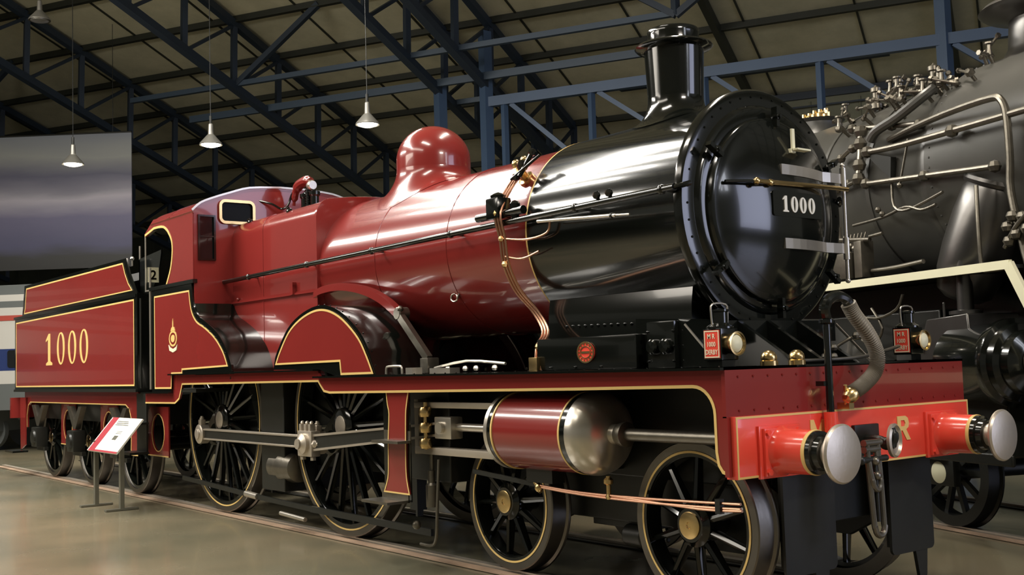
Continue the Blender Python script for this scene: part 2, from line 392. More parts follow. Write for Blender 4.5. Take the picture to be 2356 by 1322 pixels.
mb = MB(); mb.bar(AB(-7.2, 25.2, 9.2), AB(25, 25.2, 9.2), .12, .2); mb.bar(AB(-7.2, 25.1, 8.85), AB(25, 25.1, 8.85), .05, .05)
mb.bar(AB(-9, 23.6, 9.72), AB(-1.3, 23.6, 9.72), .5, .06)
tag(mb.build('eaves_beam', 'navy_steel'), kind='structure', label='blue eaves beam above the panelled wall')

# tracks: every rail its own object
def rail(p, q, label, side=1):
    p, q = Vector(p), Vector(q); d = (q-p).normalized(); n = d.cross(V(0, 0, 1)); mb = MB()
    mb.bar(p+V(0, 0, -.012), q+V(0, 0, -.012), .07, .024)
    mb.use(1); mb.bar(p+n*side*.10+V(0, 0, -.024), q+n*side*.10+V(0, 0, -.024), .09, .012)
    mb.use(2); mb.bar(p-n*side*.075+V(0, 0, -.026), q-n*side*.075+V(0, 0, -.026), .07, .010)
    return tag(mb.build('rail', ['brushed', 'railside', 'chassis']), label=label, cat='rail')
rail((-18, -.75, 0), (8, -.75, 0), 'steel rail under the near wheels of the crimson locomotive', 1)
rail((-18, .75, 0), (8, .75, 0), 'steel rail under the far wheels of the crimson locomotive', -1)
BH = R(-19); BO = Vector((.289, 3.897, 0)); bx_, bn_ = Vector((math.cos(BH), math.sin(BH), 0)), Vector((-math.sin(BH), math.cos(BH), 0))
for t, s, lb in ((-.75, 1, 'steel rail under the near wheels of the black locomotive'), (.75, -1, 'steel rail under the far wheels of the black locomotive')):
    rail(BO+bx_*-40+bn_*t, BO+bx_*5+bn_*t, lb, s)

# ------------------------------------------------------------------ crimson locomotive
ZC = 2.643; RB = .765; RS = .79
loco = tag(empty('steam_locomotive', (-3.5, 0, 0)), 'crimson and black steam locomotive numbered 1000 with gold lining', 'locomotive')
def P(mb, name, mats, parent=loco, **k):
    o = mb.build(name, mats, None, **k)
    o.parent = parent
    o.matrix_parent_inverse = Matrix.Identity(4)
    if parent is not None and parent.type == 'EMPTY': o.location = -Vector(parent.location)
    return o
# every part of the locomotive is modelled in hall coordinates: the parent empty stands at x=-3.5
# -- boiler
mb = MB(); mb.lathe((-5.2, 0, ZC), (1, 0, 0), [(0, RB), (3.50, RB)], 96, cap=False)
for x in (-4.1, -2.9): mb.lathe((x, 0, ZC), (1, 0, 0), [(0, RB), (.001, RB+.004), (.05, RB+.004), (.051, RB)], 96, cap=False)
mb.use(1); mb.lathe((-1.715, 0, ZC), (1, 0, 0), [(0, RB), (.002, RB+.026), (.018, RB+.026), (.02, RB)], 96, cap=False)
P(mb, 'boiler', ['crimson', 'gold'])
mb = MB(); mb.lathe((-1.70, 0, ZC), (1, 0, 0), [(0, RB), (.002, RS), (1.62, RS), (1.635, RS+.01), (1.645, RS+.055), (1.66, RS+.07), (1.70, RS+.07), (1.722, RS+.055), (1.728, RS+.03),
       (1.728, .74), (1.745, .725), (1.76, .70), (1.76, .62)], 112, cap=False)
mb.add([(.03, .66*math.cos(t*PI/32), ZC-.01+.66*math.sin(t*PI/32)) for t in range(64)], [tuple(range(64))])
for k in range(44):
    a = 2*PI*k/44
    mb.ball((.03, .80*math.cos(a), ZC+.80*math.sin(a)), .009, 6)
P(mb, 'smokebox', 'black')
door = MB(); zd = ZC-.015
DR = 1.6; dome_h = lambda r: math.sqrt(DR*DR-r*r)-math.sqrt(DR*DR-.62**2)
prof = [(0, .655), (.03, .655), (.05, .645), (.058, .63)]+[(.06+dome_h(.62*(1-k/16)), max(1e-4, .62*(1-k/16))) for k in range(17)]
door.lathe((.05, 0, zd), (1, 0, 0), prof, 96, cap=False)
door_o = P(door, 'smokebox_door', 'black')
def D(mb, name, mats, **k): return P(mb, name, mats, parent=door_o, **k)
def doorx(y, z):
    return .05+.06+dome_h(min(.62, math.hypot(y, z-zd)))
for zz in (2.90, 2.385):
    mb = MB(); n = 10
    ys = [-.055+.80*i/n for i in range(n+1)]
    for i in range(n):
        xa, xb = doorx(ys[i], zz)+.012, doorx(ys[i+1], zz)+.012
        if ys[i+1] > .58: xb = .15
        if ys[i] > .58: xa = .15
        mb.add([(xa-.02, ys[i], zz-.036), (xa, ys[i], zz-.036), (xa, ys[i], zz+.036), (xa-.02, ys[i], zz+.036), (xb-.02, ys[i+1], zz-.036), (xb, ys[i+1], zz-.036), (xb, ys[i+1], zz+.036), (xb-.02, ys[i+1], zz+.036)],
               [(0, 1, 2, 3), (7, 6, 5, 4), (0, 4, 5, 1), (1, 5, 6, 2), (2, 6, 7, 3), (3, 7, 4, 0)])
    mb.cyl((.15, .735, zz-.08), (.15, .735, zz+.08), .024)
    tag(D(mb, 'hinge_strap', 'steel'), label='bright steel hinge strap')
mb = MB(); mb.cyl((.15, .735, 2.16), (.15, .735, 3.0), .014); mb.ball((.15, .735, 2.15), .02); mb.ball((.15, .735, 3.0), .02)
D(mb, 'hinge_pin', 'steel')
mb = MB(); mb.tube([(.15, -.56, 2.785), (.21, -.40, 2.79), (.235, -.34, 2.79)], .012, smooth=2); mb.use(1); mb.tube([(.235, -.36, 2.79), (.24, .2, 2.80), (.20, .71, 2.815)], .017, smooth=4)
mb.ball((.235, -.34, 2.79), .028); mb.lathe((.235, -.22, 2.79), (0, 1, 0), [(0, .02), (.01, .026), (.03, .026), (.04, .02)], 12)
D(mb, 'door_handrail', ['black', 'brass'])
mb = MB(); cxp, czp = .085, 2.655
mb.plate(rrect(cxp-.262, cxp+.262, czp-.087, czp+.087, .02), .215, .235, YZ)
mb.use(1)
for i, ch in enumerate('1000'): digit(mb, ch, cxp-.135+i*.094, czp, .074 if ch == '0' else .07, .112, .235, YZ, .026, .006)
mb.use(0)
for yy in (-.2, .3): mb.box(.13, .216, yy-.02, yy+.02, czp-.04, czp+.04)
tag(D(mb, 'number_plate', ['black', 'white']), label='black plate with white numerals 1000')
mb = MB(); mb.box(.19, .205, .095, .125, 3.045, 3.20); mb.box(.19, .25, .095, .24, 3.045, 3.057); mb.box(.14, .2, .085, .135, 3.03, 3.06)
D(mb, 'lamp_bracket', 'cream')
mb = MB(); mb.lathe((.14, .095, 2.225), (1, 0, 0), [(0, .075), (.012, .075), (.014, .062), (.006, .058), (.006, .04), (.02, .038), (.02, 0)], 24)
mb.use(1); mb.plate(rrect(.085, .105, 2.205, 2.245, .004), .16, .166, YZ)
D(mb, 'door_roundel', ['black', 'brass'])
for (y, z) in ((-.615, 3.00), (.635, 3.0), (-.60, 2.21), (.60, 2.18), (.03, 3.29), (0, 1.945)):
    mb = MB(); dy, dz = y/math.hypot(y, z-zd), (z-zd)/math.hypot(y, z-zd)
    mb.bar((.12, y+dy*.07, z+dz*.07), (.12, y-dy*.07, z-dz*.07), .05, .03); mb.lathe((.10, y, z), (1, 0, 0), [(0, .024), (.05, .024), (.055, .015), (.07, .015), (.07, 0)], 6)
    D(mb, 'door_clamp', 'black')
# -- chimney and dome: flared onto the round boiler
def flare(mb, x, r0, r1, ztop, Rb, z_lift=.0, n=64, m=12):
    vs = []; fs = []
    for i in range(m+1):
        s = i/m; r = r0+(r1-r0)*(1-math.cos(s*PI/2)); wz = math.sin(s*PI/2)
        for k in range(n):
            t = 2*PI*k/n; y = r*math.sin(t); zs = ZC+math.sqrt(max(0, Rb*Rb-min(y*y, Rb*Rb*.96)))+z_lift
            vs.append((x+r*math.cos(t), y, ztop*(1-wz)+zs*wz))
    for i in range(m):
        for k in range(n): fs.append((i*n+k, i*n+(k+1) % n, (i+1)*n+(k+1) % n, (i+1)*n+k))
    mb.add(vs, fs)
mb = MB(); flare(mb, -4.15, .372, .58, 3.57, RB, .004)
dp = [(0, .375)]+[(.015+.33*math.sin(a*PI/2/12), .375*math.cos(a*PI/2/12)**.9 if a < 12 else 1e-4) for a in range(13)]
mb.lathe((-4.15, 0, 3.565), (0, 0, 1), [(0, .372), (.10, .372)]+[(.10+.352*math.sin(a*PI/24), max(1e-4, .372*math.cos(a*PI/24))) for a in range(1, 13)], 64, cap=False)
P(mb, 'dome', 'crimson', sharp=60)
mb = MB(); flare(mb, -.80, .213, .345, 3.60, RS, .004)
mb.lathe((-.80, 0, 3.595), (0, 0, 1), [(0, .213), (.035, .213), (.38, .228), (.387, .245), (.393, .285), (.407, .300), (.421, .292), (.440, .235), (.450, .200), (.505, .196), (.535, .200), (.547, .19), (.547, .16), (.3, .16)], 64, cap=False)
P(mb, 'chimney', 'black', sharp=50)
# -- firebox
def fbox(hw, zt, rc, zb, lift=0):
    pts = [(-hw, zb), (-hw, zt-rc)]
    pts += [(-hw+rc-rc*math.cos(a*PI/16), zt-rc+rc*math.sin(a*PI/16)) for a in range(1, 9)]
    pts += [(-hw+rc+(hw-rc)*k/6, zt+.045*math.sin(k/6*PI/2)) for k in range(1, 7)]
    return pts+[(-p[0], p[1]) for p in pts[-2::-1]]
mb = MB(); mb.plate(fbox(.775, 3.385, .20, 1.56), -7.30, -5.18, YZ)
mb.plate(fbox(.788, 3.398, .205, 1.56), -5.20, -5.165, YZ)
for x in (-6.5,): mb.plate(fbox(.779, 3.389, .2, 1.56), x, x+.05, YZ)
fb = P(mb, 'firebox', 'crimson', bevel=.008)
for s in (-1, 1):
    mb = MB(); mb.box(-7.3, -5.2, s*.775, s*.80, 2.415, 2.435); mb.box(-7.3, -5.2, s*.775, s*.785, 2.40, 2.45)
    for x in (-7.1, -5.7): mb.ball((x, s*.79, 2.46), .022)
    mb.box(-5.72, -5.66, s*.775, s*.82, 2.42, 2.55)
    P(mb, 'firebox_ledge', 'crimson', parent=fb)
# washout plugs and small fittings on the firebox shoulder
for (x, y, z) in ((-7.0, -.66, 3.37), (-6.0, -.66, 3.37), (-7.0, .66, 3.37), (-6.0, .66, 3.37)):
    mb = MB(); mb.lathe((x, y, z-.03), (0, -.5 if y < 0 else .5, .85), [(0, .035), (.04, .035), (.05, .02), (.07, .02), (.07, 0)], 12)
    P(mb, 'washout_plug', 'black', parent=fb)
# -- safety valve
mb = MB(); mb.rbox(-7.02, -6.58, -.17, .17, 3.40, 3.47, .01)
for x in (-6.92, -6.68): mb.lathe((x, 0, 3.44), (0, 0, 1), [(0, .07), (.05, .07), (.07, .05), (.22, .05), (.24, .065), (.28, .065), (.29, .03), (.32, 0.001)], 20)
for k in range(9): mb.lathe((-6.80, -.02, 3.50+k*.03), (0, 0, 1), [(0, .03), (.008, .042), (.016, .042), (.022, .03)], 16, cap=False)
mb.cyl((-6.8, -.02, 3.45), (-6.8, -.02, 3.82), .028)
mb.use(1); mb.tube([(-7.10, -.06, 3.60), (-7.06, -.06, 3.74), (-6.95, -.06, 3.83), (-6.80, -.05, 3.86), (-6.70, -.04, 3.84)], [.02, .045, .06, .06, .05], smooth=5)
mb.use(2); mb.lathe((-6.72, -.04, 3.79), (1, 0, 0), [(0, .05), (.06, .062), (.08, .05), (.08, 0)], 16)
P(mb, 'safety_valve', ['black', 'crimson', 'steel'])
mb = MB(); mb.tube([(-7.28, -.42, 3.66), (-7.2, -.30, 3.62), (-7.15, -.2, 3.56), (-7.1, -.14, 3.60), (-7.08, -.1, 3.72), (-7.0, -.08, 3.80)], .014)
P(mb, 'whistle_pipe', 'black')
# -- cab
cab = MB()
low = [(-8.62, 1.40), (-8.62, 2.66), (-7.33, 2.66), (-7.27, 2.40), (-7.14, 2.275), (-6.92, 2.19), (-6.62, 2.06), (-6.38, 1.88), (-6.24, 1.68), (-6.24, 1.61), (-7.99, 1.61), (-7.99, 1.40)]
def swap(s, y): return y*s*-1
for s in (-1, 1):
    cab.use(1); cab.plate(low[:2]+c2(low[2:9], 4)+low[9:], s*1.235, s*1.26, XZ)
    pan = [(-8.505, 1.455), (-8.505, 2.572), (-7.40, 2.572)]+c2([(-7.40, 2.572), (-7.335, 2.35), (-7.19, 2.21), (-6.954, 2.128), (-6.677, 2.005), (-6.458, 1.845), (-6.34, 1.692)], 4)[1:]+[(-7.63, 1.672), (-7.63, 1.63), (-7.96, 1.63), (-7.975, 1.455)]
    cab.use(0); cab.plate(pan, s*1.255, s*1.263, XZ)
    cab.use(2); cab.strip(pan, .020, s*1.2635, XZ, closed=True, t=s*.002)
    up = [(-7.285, 2.66), (-7.285, 3.50), (-8.55, 3.54), (-8.86, 3.39), (-8.82, 3.355)]+c2([(-8.52, 3.43), (-8.2, 3.41), (-8.0, 3.29), (-7.915, 3.14), (-7.965, 2.9), (-8.12, 2.66)], 4)
    cab.use(0); cab.plate(up, s*1.235, s*1.255, XZ)
    cab.use(2); cab.strip([(-8.84, 3.372)]+c2([(-8.52, 3.43), (-8.2, 3.41), (-8.0, 3.29), (-7.915, 3.14), (-7.965, 2.9), (-8.12, 2.69)], 4), .028, s*1.256, XZ, t=s*.004)
    cab.use(1); cab.box(-8.66, -7.25, s*1.22, s*1.275, 2.655, 2.70)   # beading along the waist
    cab.strip(c2([(-8.84, 3.372), (-8.52, 3.43), (-8.2, 3.41), (-8.0, 3.29), (-7.915, 3.14), (-7.965, 2.9), (-8.12, 2.69)], 4), .02, s*1.20, XZ, t=s*.05)
arc = c2([(-1.265, 3.49), (-1.16, 3.585), (-1.0, 3.655), (-.8, 3.725), (-.55, 3.80), (-.15, 3.83)], 3); arc = arc+[(-y, z) for y, z in arc[::-1]]
thick = arc+[(y*.985, z-.03) for y, z in arc[::-1]]
cab.use(0); cab.plate(thick, -8.62, -7.27, YZ)
cab.plate([(y*1.004, z+.004) for y, z in arc]+[(y*.985, z-.02) for y, z in arc[::-1]], -8.05, -8.0, YZ)
cab_o = P(cab, 'cab', ['crimson', 'black', 'gold'])
mb = MB(); outer = [(y*.985, z-.025) for y, z in arc]+[(1.24, 1.6), (-1.24, 1.6)]
wins = [rrect(-.93, -.51, 3.375, 3.63, .06), rrect(.51, .93, 3.375, 3.63, .06), rrect(-1.185, -1.0, 2.93, 3.44, .03), rrect(1.0, 1.185, 2.93, 3.44, .03)]
mb.plate(outer, -7.29, -7.275, YZ, wins)
mb.use(1); mb.strip([(y*1.005, z+.008) for y, z in arc], .022, -7.268, YZ, t=.012)
P(mb, 'cab_front', ['crimson', 'steel'], parent=cab_o)
for s in (-1, 1):
    mb = MB(); mb.strip(rrect(min(s*.93, s*.51), max(s*.93, s*.51), 3.375, 3.63, .06), .034, -7.272, YZ, closed=True, t=.03)
    mb.use(1); mb.plate(rrect(min(s*.93, s*.51), max(s*.93, s*.51), 3.375, 3.63, .06), -7.284, -7.280, YZ)
    tag(P(mb, 'spectacle_window', ['brass', 'darkglass'], parent=cab_o), label='brass rimmed spectacle window')
    mb = MB(); a0, a1 = sorted((s*1.19, s*1.0))
    mb.strip([(a0, 2.93), (a1, 2.93), (a1, 3.44), (a0, 3.44)], .022, -7.272, YZ, closed=True, t=.02); mb.strip([(a0, 3.2), (a1, 3.2)], .015, -7.272, YZ, t=.015)
    mb.use(1); mb.box(-7.284, -7.28, a0, a1, 2.93, 3.44)
    P(mb, 'side_window', ['black', 'glass'], parent=cab_o)
    mb = MB()   # curved splasher top behind the cab sheet, over the rear driving wheel
    prof = c2([(-7.27, 2.42), (-7.14, 2.275), (-6.92, 2.19), (-6.62, 2.06), (-6.38, 1.88), (-6.24, 1.66), (-6.23, 1.60)], 4)
    mb.plate(prof+[(-7.27, 1.6)], s*1.245, s*.77, XZ)
    for k, (x, z) in enumerate(prof[::2]): mb.ball((x-.03, s*1.265, z-.05), .008, 6)
    P(mb, 'rear_splasher', 'black', parent=cab_o)
mb = MB(); mb.lathe((-7.30, 0, 2.45), (-1, 0, 0), [(0, .72), (.05, .72), (.10, .66), (.1, 0)], 40)
for (y, z, r) in ((-.3, 2.9, .06), (.3, 2.9, .06), (0, 3.0, .08), (-.5, 2.7, .04), (.45, 2.65, .04)): mb.lathe((-7.40, y, z), (-1, 0, 0), [(0, r), (.03, r), (.03, 0)], 16)
mb.box(-7.36, -7.30, -1.2, 1.2, 1.5, 1.7); mb.use(1); mb.tube([(-7.5, -.4, 2.7), (-7.55, 0, 2.75), (-7.5, .4, 2.7)], .015); mb.tube([(-7.42, -.6, 2.5), (-7.5, -.62, 2.9), (-7.42, -.5, 3.2)], .014)
P(mb, 'backhead', ['chassis', 'brass'], parent=cab_o)
mb = MB(); mb.box(-8.62, -7.3, -1.23, 1.23, 1.40, 1.44); P(mb, 'cab_floor', 'chassis', parent=cab_o)
for s in (-1, 1):
    mb = MB(); mb.cyl((-8.66, s*1.26, 1.44), (-8.66, s*1.26, 2.95), .014); mb.cyl((-8.84, s*1.25, 2.66), (-8.84, s*1.25, 3.36), .010); mb.box(-8.85, -8.65, s*1.25-.008, s*1.25+.008, 2.66, 2.68)
    P(mb, 'cab_handrail', 'steel', parent=cab_o)
mb = MB(); cx_, cz_ = -7.90, 2.04    # crest on the lower cab sheet
mb.plate(circ(cx_, cz_, .125, 24, .095), -1.264, -1.268, XZ, [circ(cx_, cz_, .10, 24, .072)]); mb.plate(circ(cx_, cz_, .06, 16, .045), -1.264, -1.269, XZ); mb.use(1); mb.plate(circ(cx_, cz_, .10, 24, .072), -1.262, -1.266, XZ)
mb.use(0); mb.plate([(cx_-.07, cz_+.09), (cx_+.07, cz_+.09), (cx_+.045, cz_+.13), (cx_+.015, cz_+.14), (cx_+.012, cz_+.20), (cx_, cz_+.24), (cx_-.012, cz_+.20), (cx_-.015, cz_+.14), (cx_-.045, cz_+.13)], -1.264, -1.268, XZ)
mb.use(2); mb.plate([(cx_-.14, cz_-.07), (cx_-.10, cz_-.10), (cx_, cz_-.125), (cx_+.10, cz_-.10), (cx_+.14, cz_-.07), (cx_+.11, cz_-.14), (cx_, cz_-.165), (cx_-.11, cz_-.14)], -1.264, -1.269, XZ)
tag(P(mb, 'crest', ['gold', 'crimson', 'cream'], parent=cab_o), label='small gold heraldic transfer')
mb = MB(); mb.box(-8.80, -8.795, -1.24, -1.10, 2.78, 2.97); mb.use(1)
mb.text('2', lambda u, v, c: (c, u, v), .12, -8.795, t=.004, bold=.02, cx=-1.17, cz=2.875)
nc = P(mb, 'notice_card', ['cream', 'black'], parent=cab_o)
# -- footplate with the deep lined valance (both sides)
val = [(.672, 1.543), (-4.30, 1.543), (-4.345, 1.612), (-7.70, 1.612), (-7.99, 1.612), (-8.0, 1.40), (-8.92, 1.40), (-8.92, 1.262)]
lowr = [(-8.92, 1.272), (-7.93, 1.277), (-7.80, 1.33), (-7.755, 1.40), (-7.70, 1.50), (-4.335, 1.512), (-4.285, 1.468), (-4.226, 1.419), (-4.118, 1.405), (-.649, 1.432), (.42, 1.445)]+[(.42+.17*math.sin(k*PI/16), 1.275+.17*math.cos(k*PI/16)) for k in range(1, 9)]+[(.592, 1.06), (.605, .985), (.635, .945), (.672, .937)]
fp = MB()
for s in (-1, 1):
    fp.use(0); fp.plate(val+lowr, s*1.21, s*1.235, XZ)
    fp.use(1); fp.strip(lowr, .020, s*1.235, XZ, t=s*.003); fp.strip([(.665, .94), (.665, 1.535)], .014, s*1.235, XZ, t=s*.003)
    fp.use(2)
    fp.box(-4.33, .70, min(s*.6, s*1.30), max(s*.6, s*1.30), 1.540, 1.556); fp.box(-8.0, -4.32, min(s*.6, s*1.30), max(s*.6, s*1.30), 1.606, 1.622); fp.box(-8.92, -7.98, min(s*.6, s*1.30), max(s*.6, s*1.30), 1.39, 1.405)
    for k in range(26): fp.ball((-3.1+k*.15, s*1.25, 1.558), .007, 6)
fp.box(.0, .70, -1.27, 1.27, 1.540, 1.556)
fpo = P(fp, 'footplate', ['crimson', 'gold', 'black'])
# -- leading splasher
for s in (-1, 1):
    sp = c2([(-5.207, 1.685), (-5.106, 1.81), (-4.918, 1.985), (-4.701, 2.092), (-4.45, 2.158), (-4.231, 2.172), (-4.015, 2.132), (-3.799, 2.04), (-3.563, 1.88), (-3.426, 1.718), (-3.33, 1.575)], 4)
    pan = sp+[(-3.882, 1.572), (-3.90, 1.692)]
    out = [(x+(x+4.25)*.05, z+.045 if z > 1.7 else z) for x, z in sp]; out[0] = (-5.28, 1.63); out[-1] = (-3.27, 1.55)
    mb = MB(); mb.use(1); mb.plate(out+[(-3.97, 1.55), (-4.3, 1.615)], s*1.235, s*1.19, XZ)
    mb.plate(out+[(-3.97, 1.55), (-4.3, 1.615)], s*1.19, s*.70, XZ)
    mb.use(0); mb.plate(pan, s*1.23, s*1.241, XZ)
    mb.use(2); mb.strip(pan, .020, s*1.242, XZ, closed=True, t=s*.002)
    mb.use(1)
    for x, z in out[2:-2:2]: mb.ball((x, s*1.21, z+.002), .008, 6)
    P(mb, 'splasher', ['crimson', 'black', 'gold'])
    # red lagged valve-gear cover arching over the splasher, and its rod
    arcp = [(-5.15, 2.42), (-4.95, 2.455), (-4.6, 2.46), (-4.2, 2.40), (-3.85, 2.29), (-3.55, 2.13)]
    cp = c2(arcp, 5); mb = MB(); mb.plate(cp+[(x-.02, z-.072) for x, z in cp[::-1]], s*.76, s*.84, XZ)
    mb.use(1); mb.lathe((-3.52, s*.76, 2.10), (0, s, 0), [(0, .06), (.10, .06), (.11, .05), (.11, 0)], 16); mb.ball((-3.48, s*.85, 2.14), .03)
    P(mb, 'expansion_cover', ['crimson', 'pipework'])
    mb = MB(); mb.bar((-3.5, s*.84, 2.08), (-3.02, s*.86, 1.68), .05, .07); mb.rbox(-3.07, -2.95, s*.86-.06, s*.86+.06, 1.56, 1.69, .01)
    P(mb, 'reversing_rod', 'pipework')
mb = MB()
for (x0, x1) in ((-3.0, -2.72),):
    mb.tube([(-3.17, -1.2, 1.56), (-3.165, -1.2, 1.61), (-3.13, -1.2, 1.625), (-2.95, -1.2, 1.625), (-2.92, -1.2, 1.61), (-2.915, -1.2, 1.56)], .010, smooth=2)
mb.box(-2.86, -2.76, -1.2, -1.1, 1.55, 1.61); mb.box(-2.8, -2.5, -1.0, -.9, 1.55, 1.60)
for x in (-2.6, -2.35, -2.2, -1.95): mb.ball((x, -.95, 1.59), .025, 8)
mb.tube([(-2.9, -.88, 1.6), (-2.4, -.9, 1.65), (-1.9, -.88, 1.62)], .012)
P(mb, 'footplate_fittings', 'steel')
# -- running frames between the wheels (dark)
mb = MB()
for s in (-1, 1):
    mb.plate([(-8.9, .62), (-8.9, 1.38), (-7.9, 1.5), (.66, 1.5), (.66, .9), (.3, .78), (-2.6, .80), (-3.3, .62)], s*.60, s*.64, XZ)
mb.box(-8.6, .55, -.6, .6, 1.0, 1.45); mb.box(-3.2, -2.6, -.95, .95, .65, 1.45)
mb.box(-6.3, -5.75, -.9, .9, .35, 1.5)
P(mb, 'main_frames', 'chassis', bevel=.01)
# -- smokebox saddle and steam chest
mb = MB(); mb.plate([(-.580, 2.105), (-.597, 2.00), (-.602, 1.92), (-.603, 1.55), (.603, 1.55), (.602, 1.92), (.597, 2.00), (.580, 2.105)], -1.69, -.16, YZ)
mb.plate([(-.50, 1.55), (-.50, 1.90), (-.10, 1.88), (-.03, 1.84), (.26, 1.556)], -.80, .80, XZ); mb.box(-1.69, -.3, -.8, .8, 1.55, 1.60)
for s in (-1, 1):
    for k in range(17): mb.ball((-1.47+k*.0722, s*.606, 1.888-k*.0012), .0125, 6)
    for k in range(4): mb.ball((-1.62+k*.28, s*.89, 1.575), .012, 6)
    mb.use(1); mb.strip([(-.03, 1.842), (.26, 1.56)], .012, s*.805, XZ, t=s*.01); mb.use(0)
P(mb, 'smokebox_saddle', ['black', 'steel'])
for s in (-1, 1):
    mb = MB(); y0, y1 = sorted((s*.79, s*.885)); mb.rbox(-1.50, -.42, y0, y1, 1.556, 1.795, .022)
    mb.use(1); mb.plate(circ(-.93, 1.682, .088, 32, .074), s*.882, s*.895, XZ); mb.use(2)
    mb.strip(circ(-.93, 1.682, .086, 32, .072), .012, s*.895, XZ, closed=True, t=s*.004)
    mb.strip(circ(-.93, 1.682, .055, 24, .042), .007, s*.895, XZ, closed=True, t=s*.004)
    for k in range(14):
        a = 2*PI*k/14; mb.box(-.93+.07*math.cos(a)-.006, -.93+.07*math.cos(a)+.006, s*.895, s*.898, 1.682+.057*math.sin(a)-.006, 1.682+.057*math.sin(a)+.006)
    mb.box(-.975, -.885, s*.895, s*.899, 1.674, 1.69)
    P(mb, 'steam_chest', ['black', 'vermilion', 'brass'])
    mb = MB(); y0, y1 = sorted((s*.79, s*.84)); mb.rbox(-.36, -.10, y0, y1, 1.556, 1.87, .012)
    for k in (0, 1): mb.lathe((-.29+k*.12, s*.84, 1.70), (0, s, 0), [(0, .052), (.03, .052), (.04, .04), (.042, 0)], 24)
    for x in (-.35, -.11):
        for z in (1.6, 1.7, 1.8): mb.ball((x, s*.845, z), .01, 6)
    P(mb, 'valve_cover', 'black')
# -- buffer beam
mb = MB(); mb.use(1); mb.box(.672, .70, -1.262, 1.262, 1.262, 1.545)
mb.box(.672, .705, -1.262, -1.238, .92, 1.27)
for k in range(18): mb.ball((.703, -1.15+k*.135, 1.50), .008, 6); mb.ball((.703, -1.15+k*.135, 1.30), .008, 6)
mb.use(0); mb.rbox(.66, .742, -1.235, 1.235, .905, 1.268, .004)
mb.use(2); mb.strip([(-1.225, .913), (1.225, .913), (1.225, 1.260), (-1.225, 1.260)], .013, .7425, YZ, closed=True, t=.002)
beam = P(mb, 'buffer_beam', ['vermilion', 'crimson', 'gold'])
mb = MB()
mb.plate([(-.555, 1.055), (-.525, 1.055), (-.525, 1.16), (-.485, 1.08), (-.475, 1.08), (-.435, 1.16), (-.435, 1.055), (-.40, 1.055), (-.40, 1.215), (-.435, 1.215), (-.48, 1.13), (-.52, 1.215), (-.555, 1.215)], .742, .747, YZ)
tag(P(mb, 'letter', 'gold', parent=beam), label='gold letter M')
mb = MB(); o0 = .36
mb.plate([(o0, 1.03), (o0+.04, 1.03), (o0+.04, 1.095), (o0+.055, 1.095), (o0+.10, 1.03), (o0+.145, 1.03), (o0+.098, 1.10), (o0+.125, 1.115), (o0+.132, 1.145), (o0+.122, 1.175), (o0+.095, 1.19), (o0, 1.19)], .742, .747, YZ,
         [[(o0+.04, 1.122), (o0+.08, 1.122), (o0+.092, 1.14), (o0+.08, 1.162), (o0+.04, 1.162)]])
tag(P(mb, 'letter', 'gold', parent=beam), label='gold letter R')
for s in (-1, 1):
    mb = MB(); y = s*.864; z = 1.05
    mb.rbox(.74, .762, y-.19, y+.19, z-.155, z+.155, .006); mb.rbox(.76, .785, y-.165, y+.165, z-.14, z+.14, .006)
    for (dy, dz) in ((-.14, -.115), (.14, -.115), (-.14, .115), (.14, .115)): mb.lathe((.78, y+dy, z+dz), (1, 0, 0), [(0, .02), (.02, .02), (.02, 0)], 6)
    mb.lathe((.78, y, z), (1, 0, 0), [(0, .148), (.02, .137), (.05, .133), (.235, .130), (.24, .128)], 40)
    mb.use(1); mb.lathe((1.005, y, z), (1, 0, 0), [(0, .131), (.012, .133), (.024, .131)], 40)
    mb.use(2); mb.lathe((1.025, y, z), (1, 0, 0), [(0, .128), (.03, .125), (.035, .105), (.07, .10), (.075, .09)], 40)
    b = P(mb, 'buffer', ['vermilion', 'gold', 'black'])
    mb = MB(); mb.lathe((1.08, y, z), (1, 0, 0), [(0, .075), (.07, .075), (.085, .09), (.10, .155), (.105, .168), (.118, .170), (.130, .160), (.142, .11), (.148, .05), (.149, 0)], 48)
    tag(P(mb, 'buffer_head', 'brushed', parent=b), label='worn steel buffer head')
# -- coupling
mb = MB(); mb.tube([(.74, -.02, 1.06), (.85, -.02, 1.06), (.93, -.02, 1.04), (.97, -.02, 1.08), (.96, -.02, 1.14)], [.035, .035, .04, .03, .02], smooth=5)
mb.rbox(.74, .77, -.14, .12, .96, 1.16, .01)
mb.use(1); mb.lathe((.93, .02, 1.06), (1, .25, 0), [(0, .105), (.02, .108), (.03, .095), (.012, .085), (.012, 0)], 32)
P(mb, 'drawhook', ['chassis', 'brushed'])
for (yc, zt2, zb2, wd, r) in ((-.20, 1.06, .50, .055, .019), (-.21, 1.02, .78, .045, .019)):
    mb = MB(); pts = [(.93, yc-wd, zt2), (.945, yc-wd, (zt2+zb2)/2), (.955, yc-wd*.9, zb2+.06)]+[(.96, yc-wd*.9*math.cos(k*PI/6), zb2+.05-.055*math.sin(k*PI/6)) for k in range(0, 7)]+[(.955, yc+wd*.9, zb2+.06), (.945, yc+wd, (zt2+zb2)/2), (.93, yc+wd, zt2)]
    mb.tube(pts, r, smooth=2); mb.cyl((.93, yc-wd-.03, zt2), (.93, yc+wd+.03, zt2), .022); mb.ball((.955, yc, .86 if zb2 < .6 else .95), .03)
    P(mb, 'coupling_link', 'pipework')
mb = MB(); mb.cyl((.94, -.33, .96), (.94, -.07, .96), .02); mb.ball((.94, -.33, .96), .03); mb.cyl((.95, -.205, .98), (.955, -.205, .58), .014); P(mb, 'coupling_screw', 'chassis')
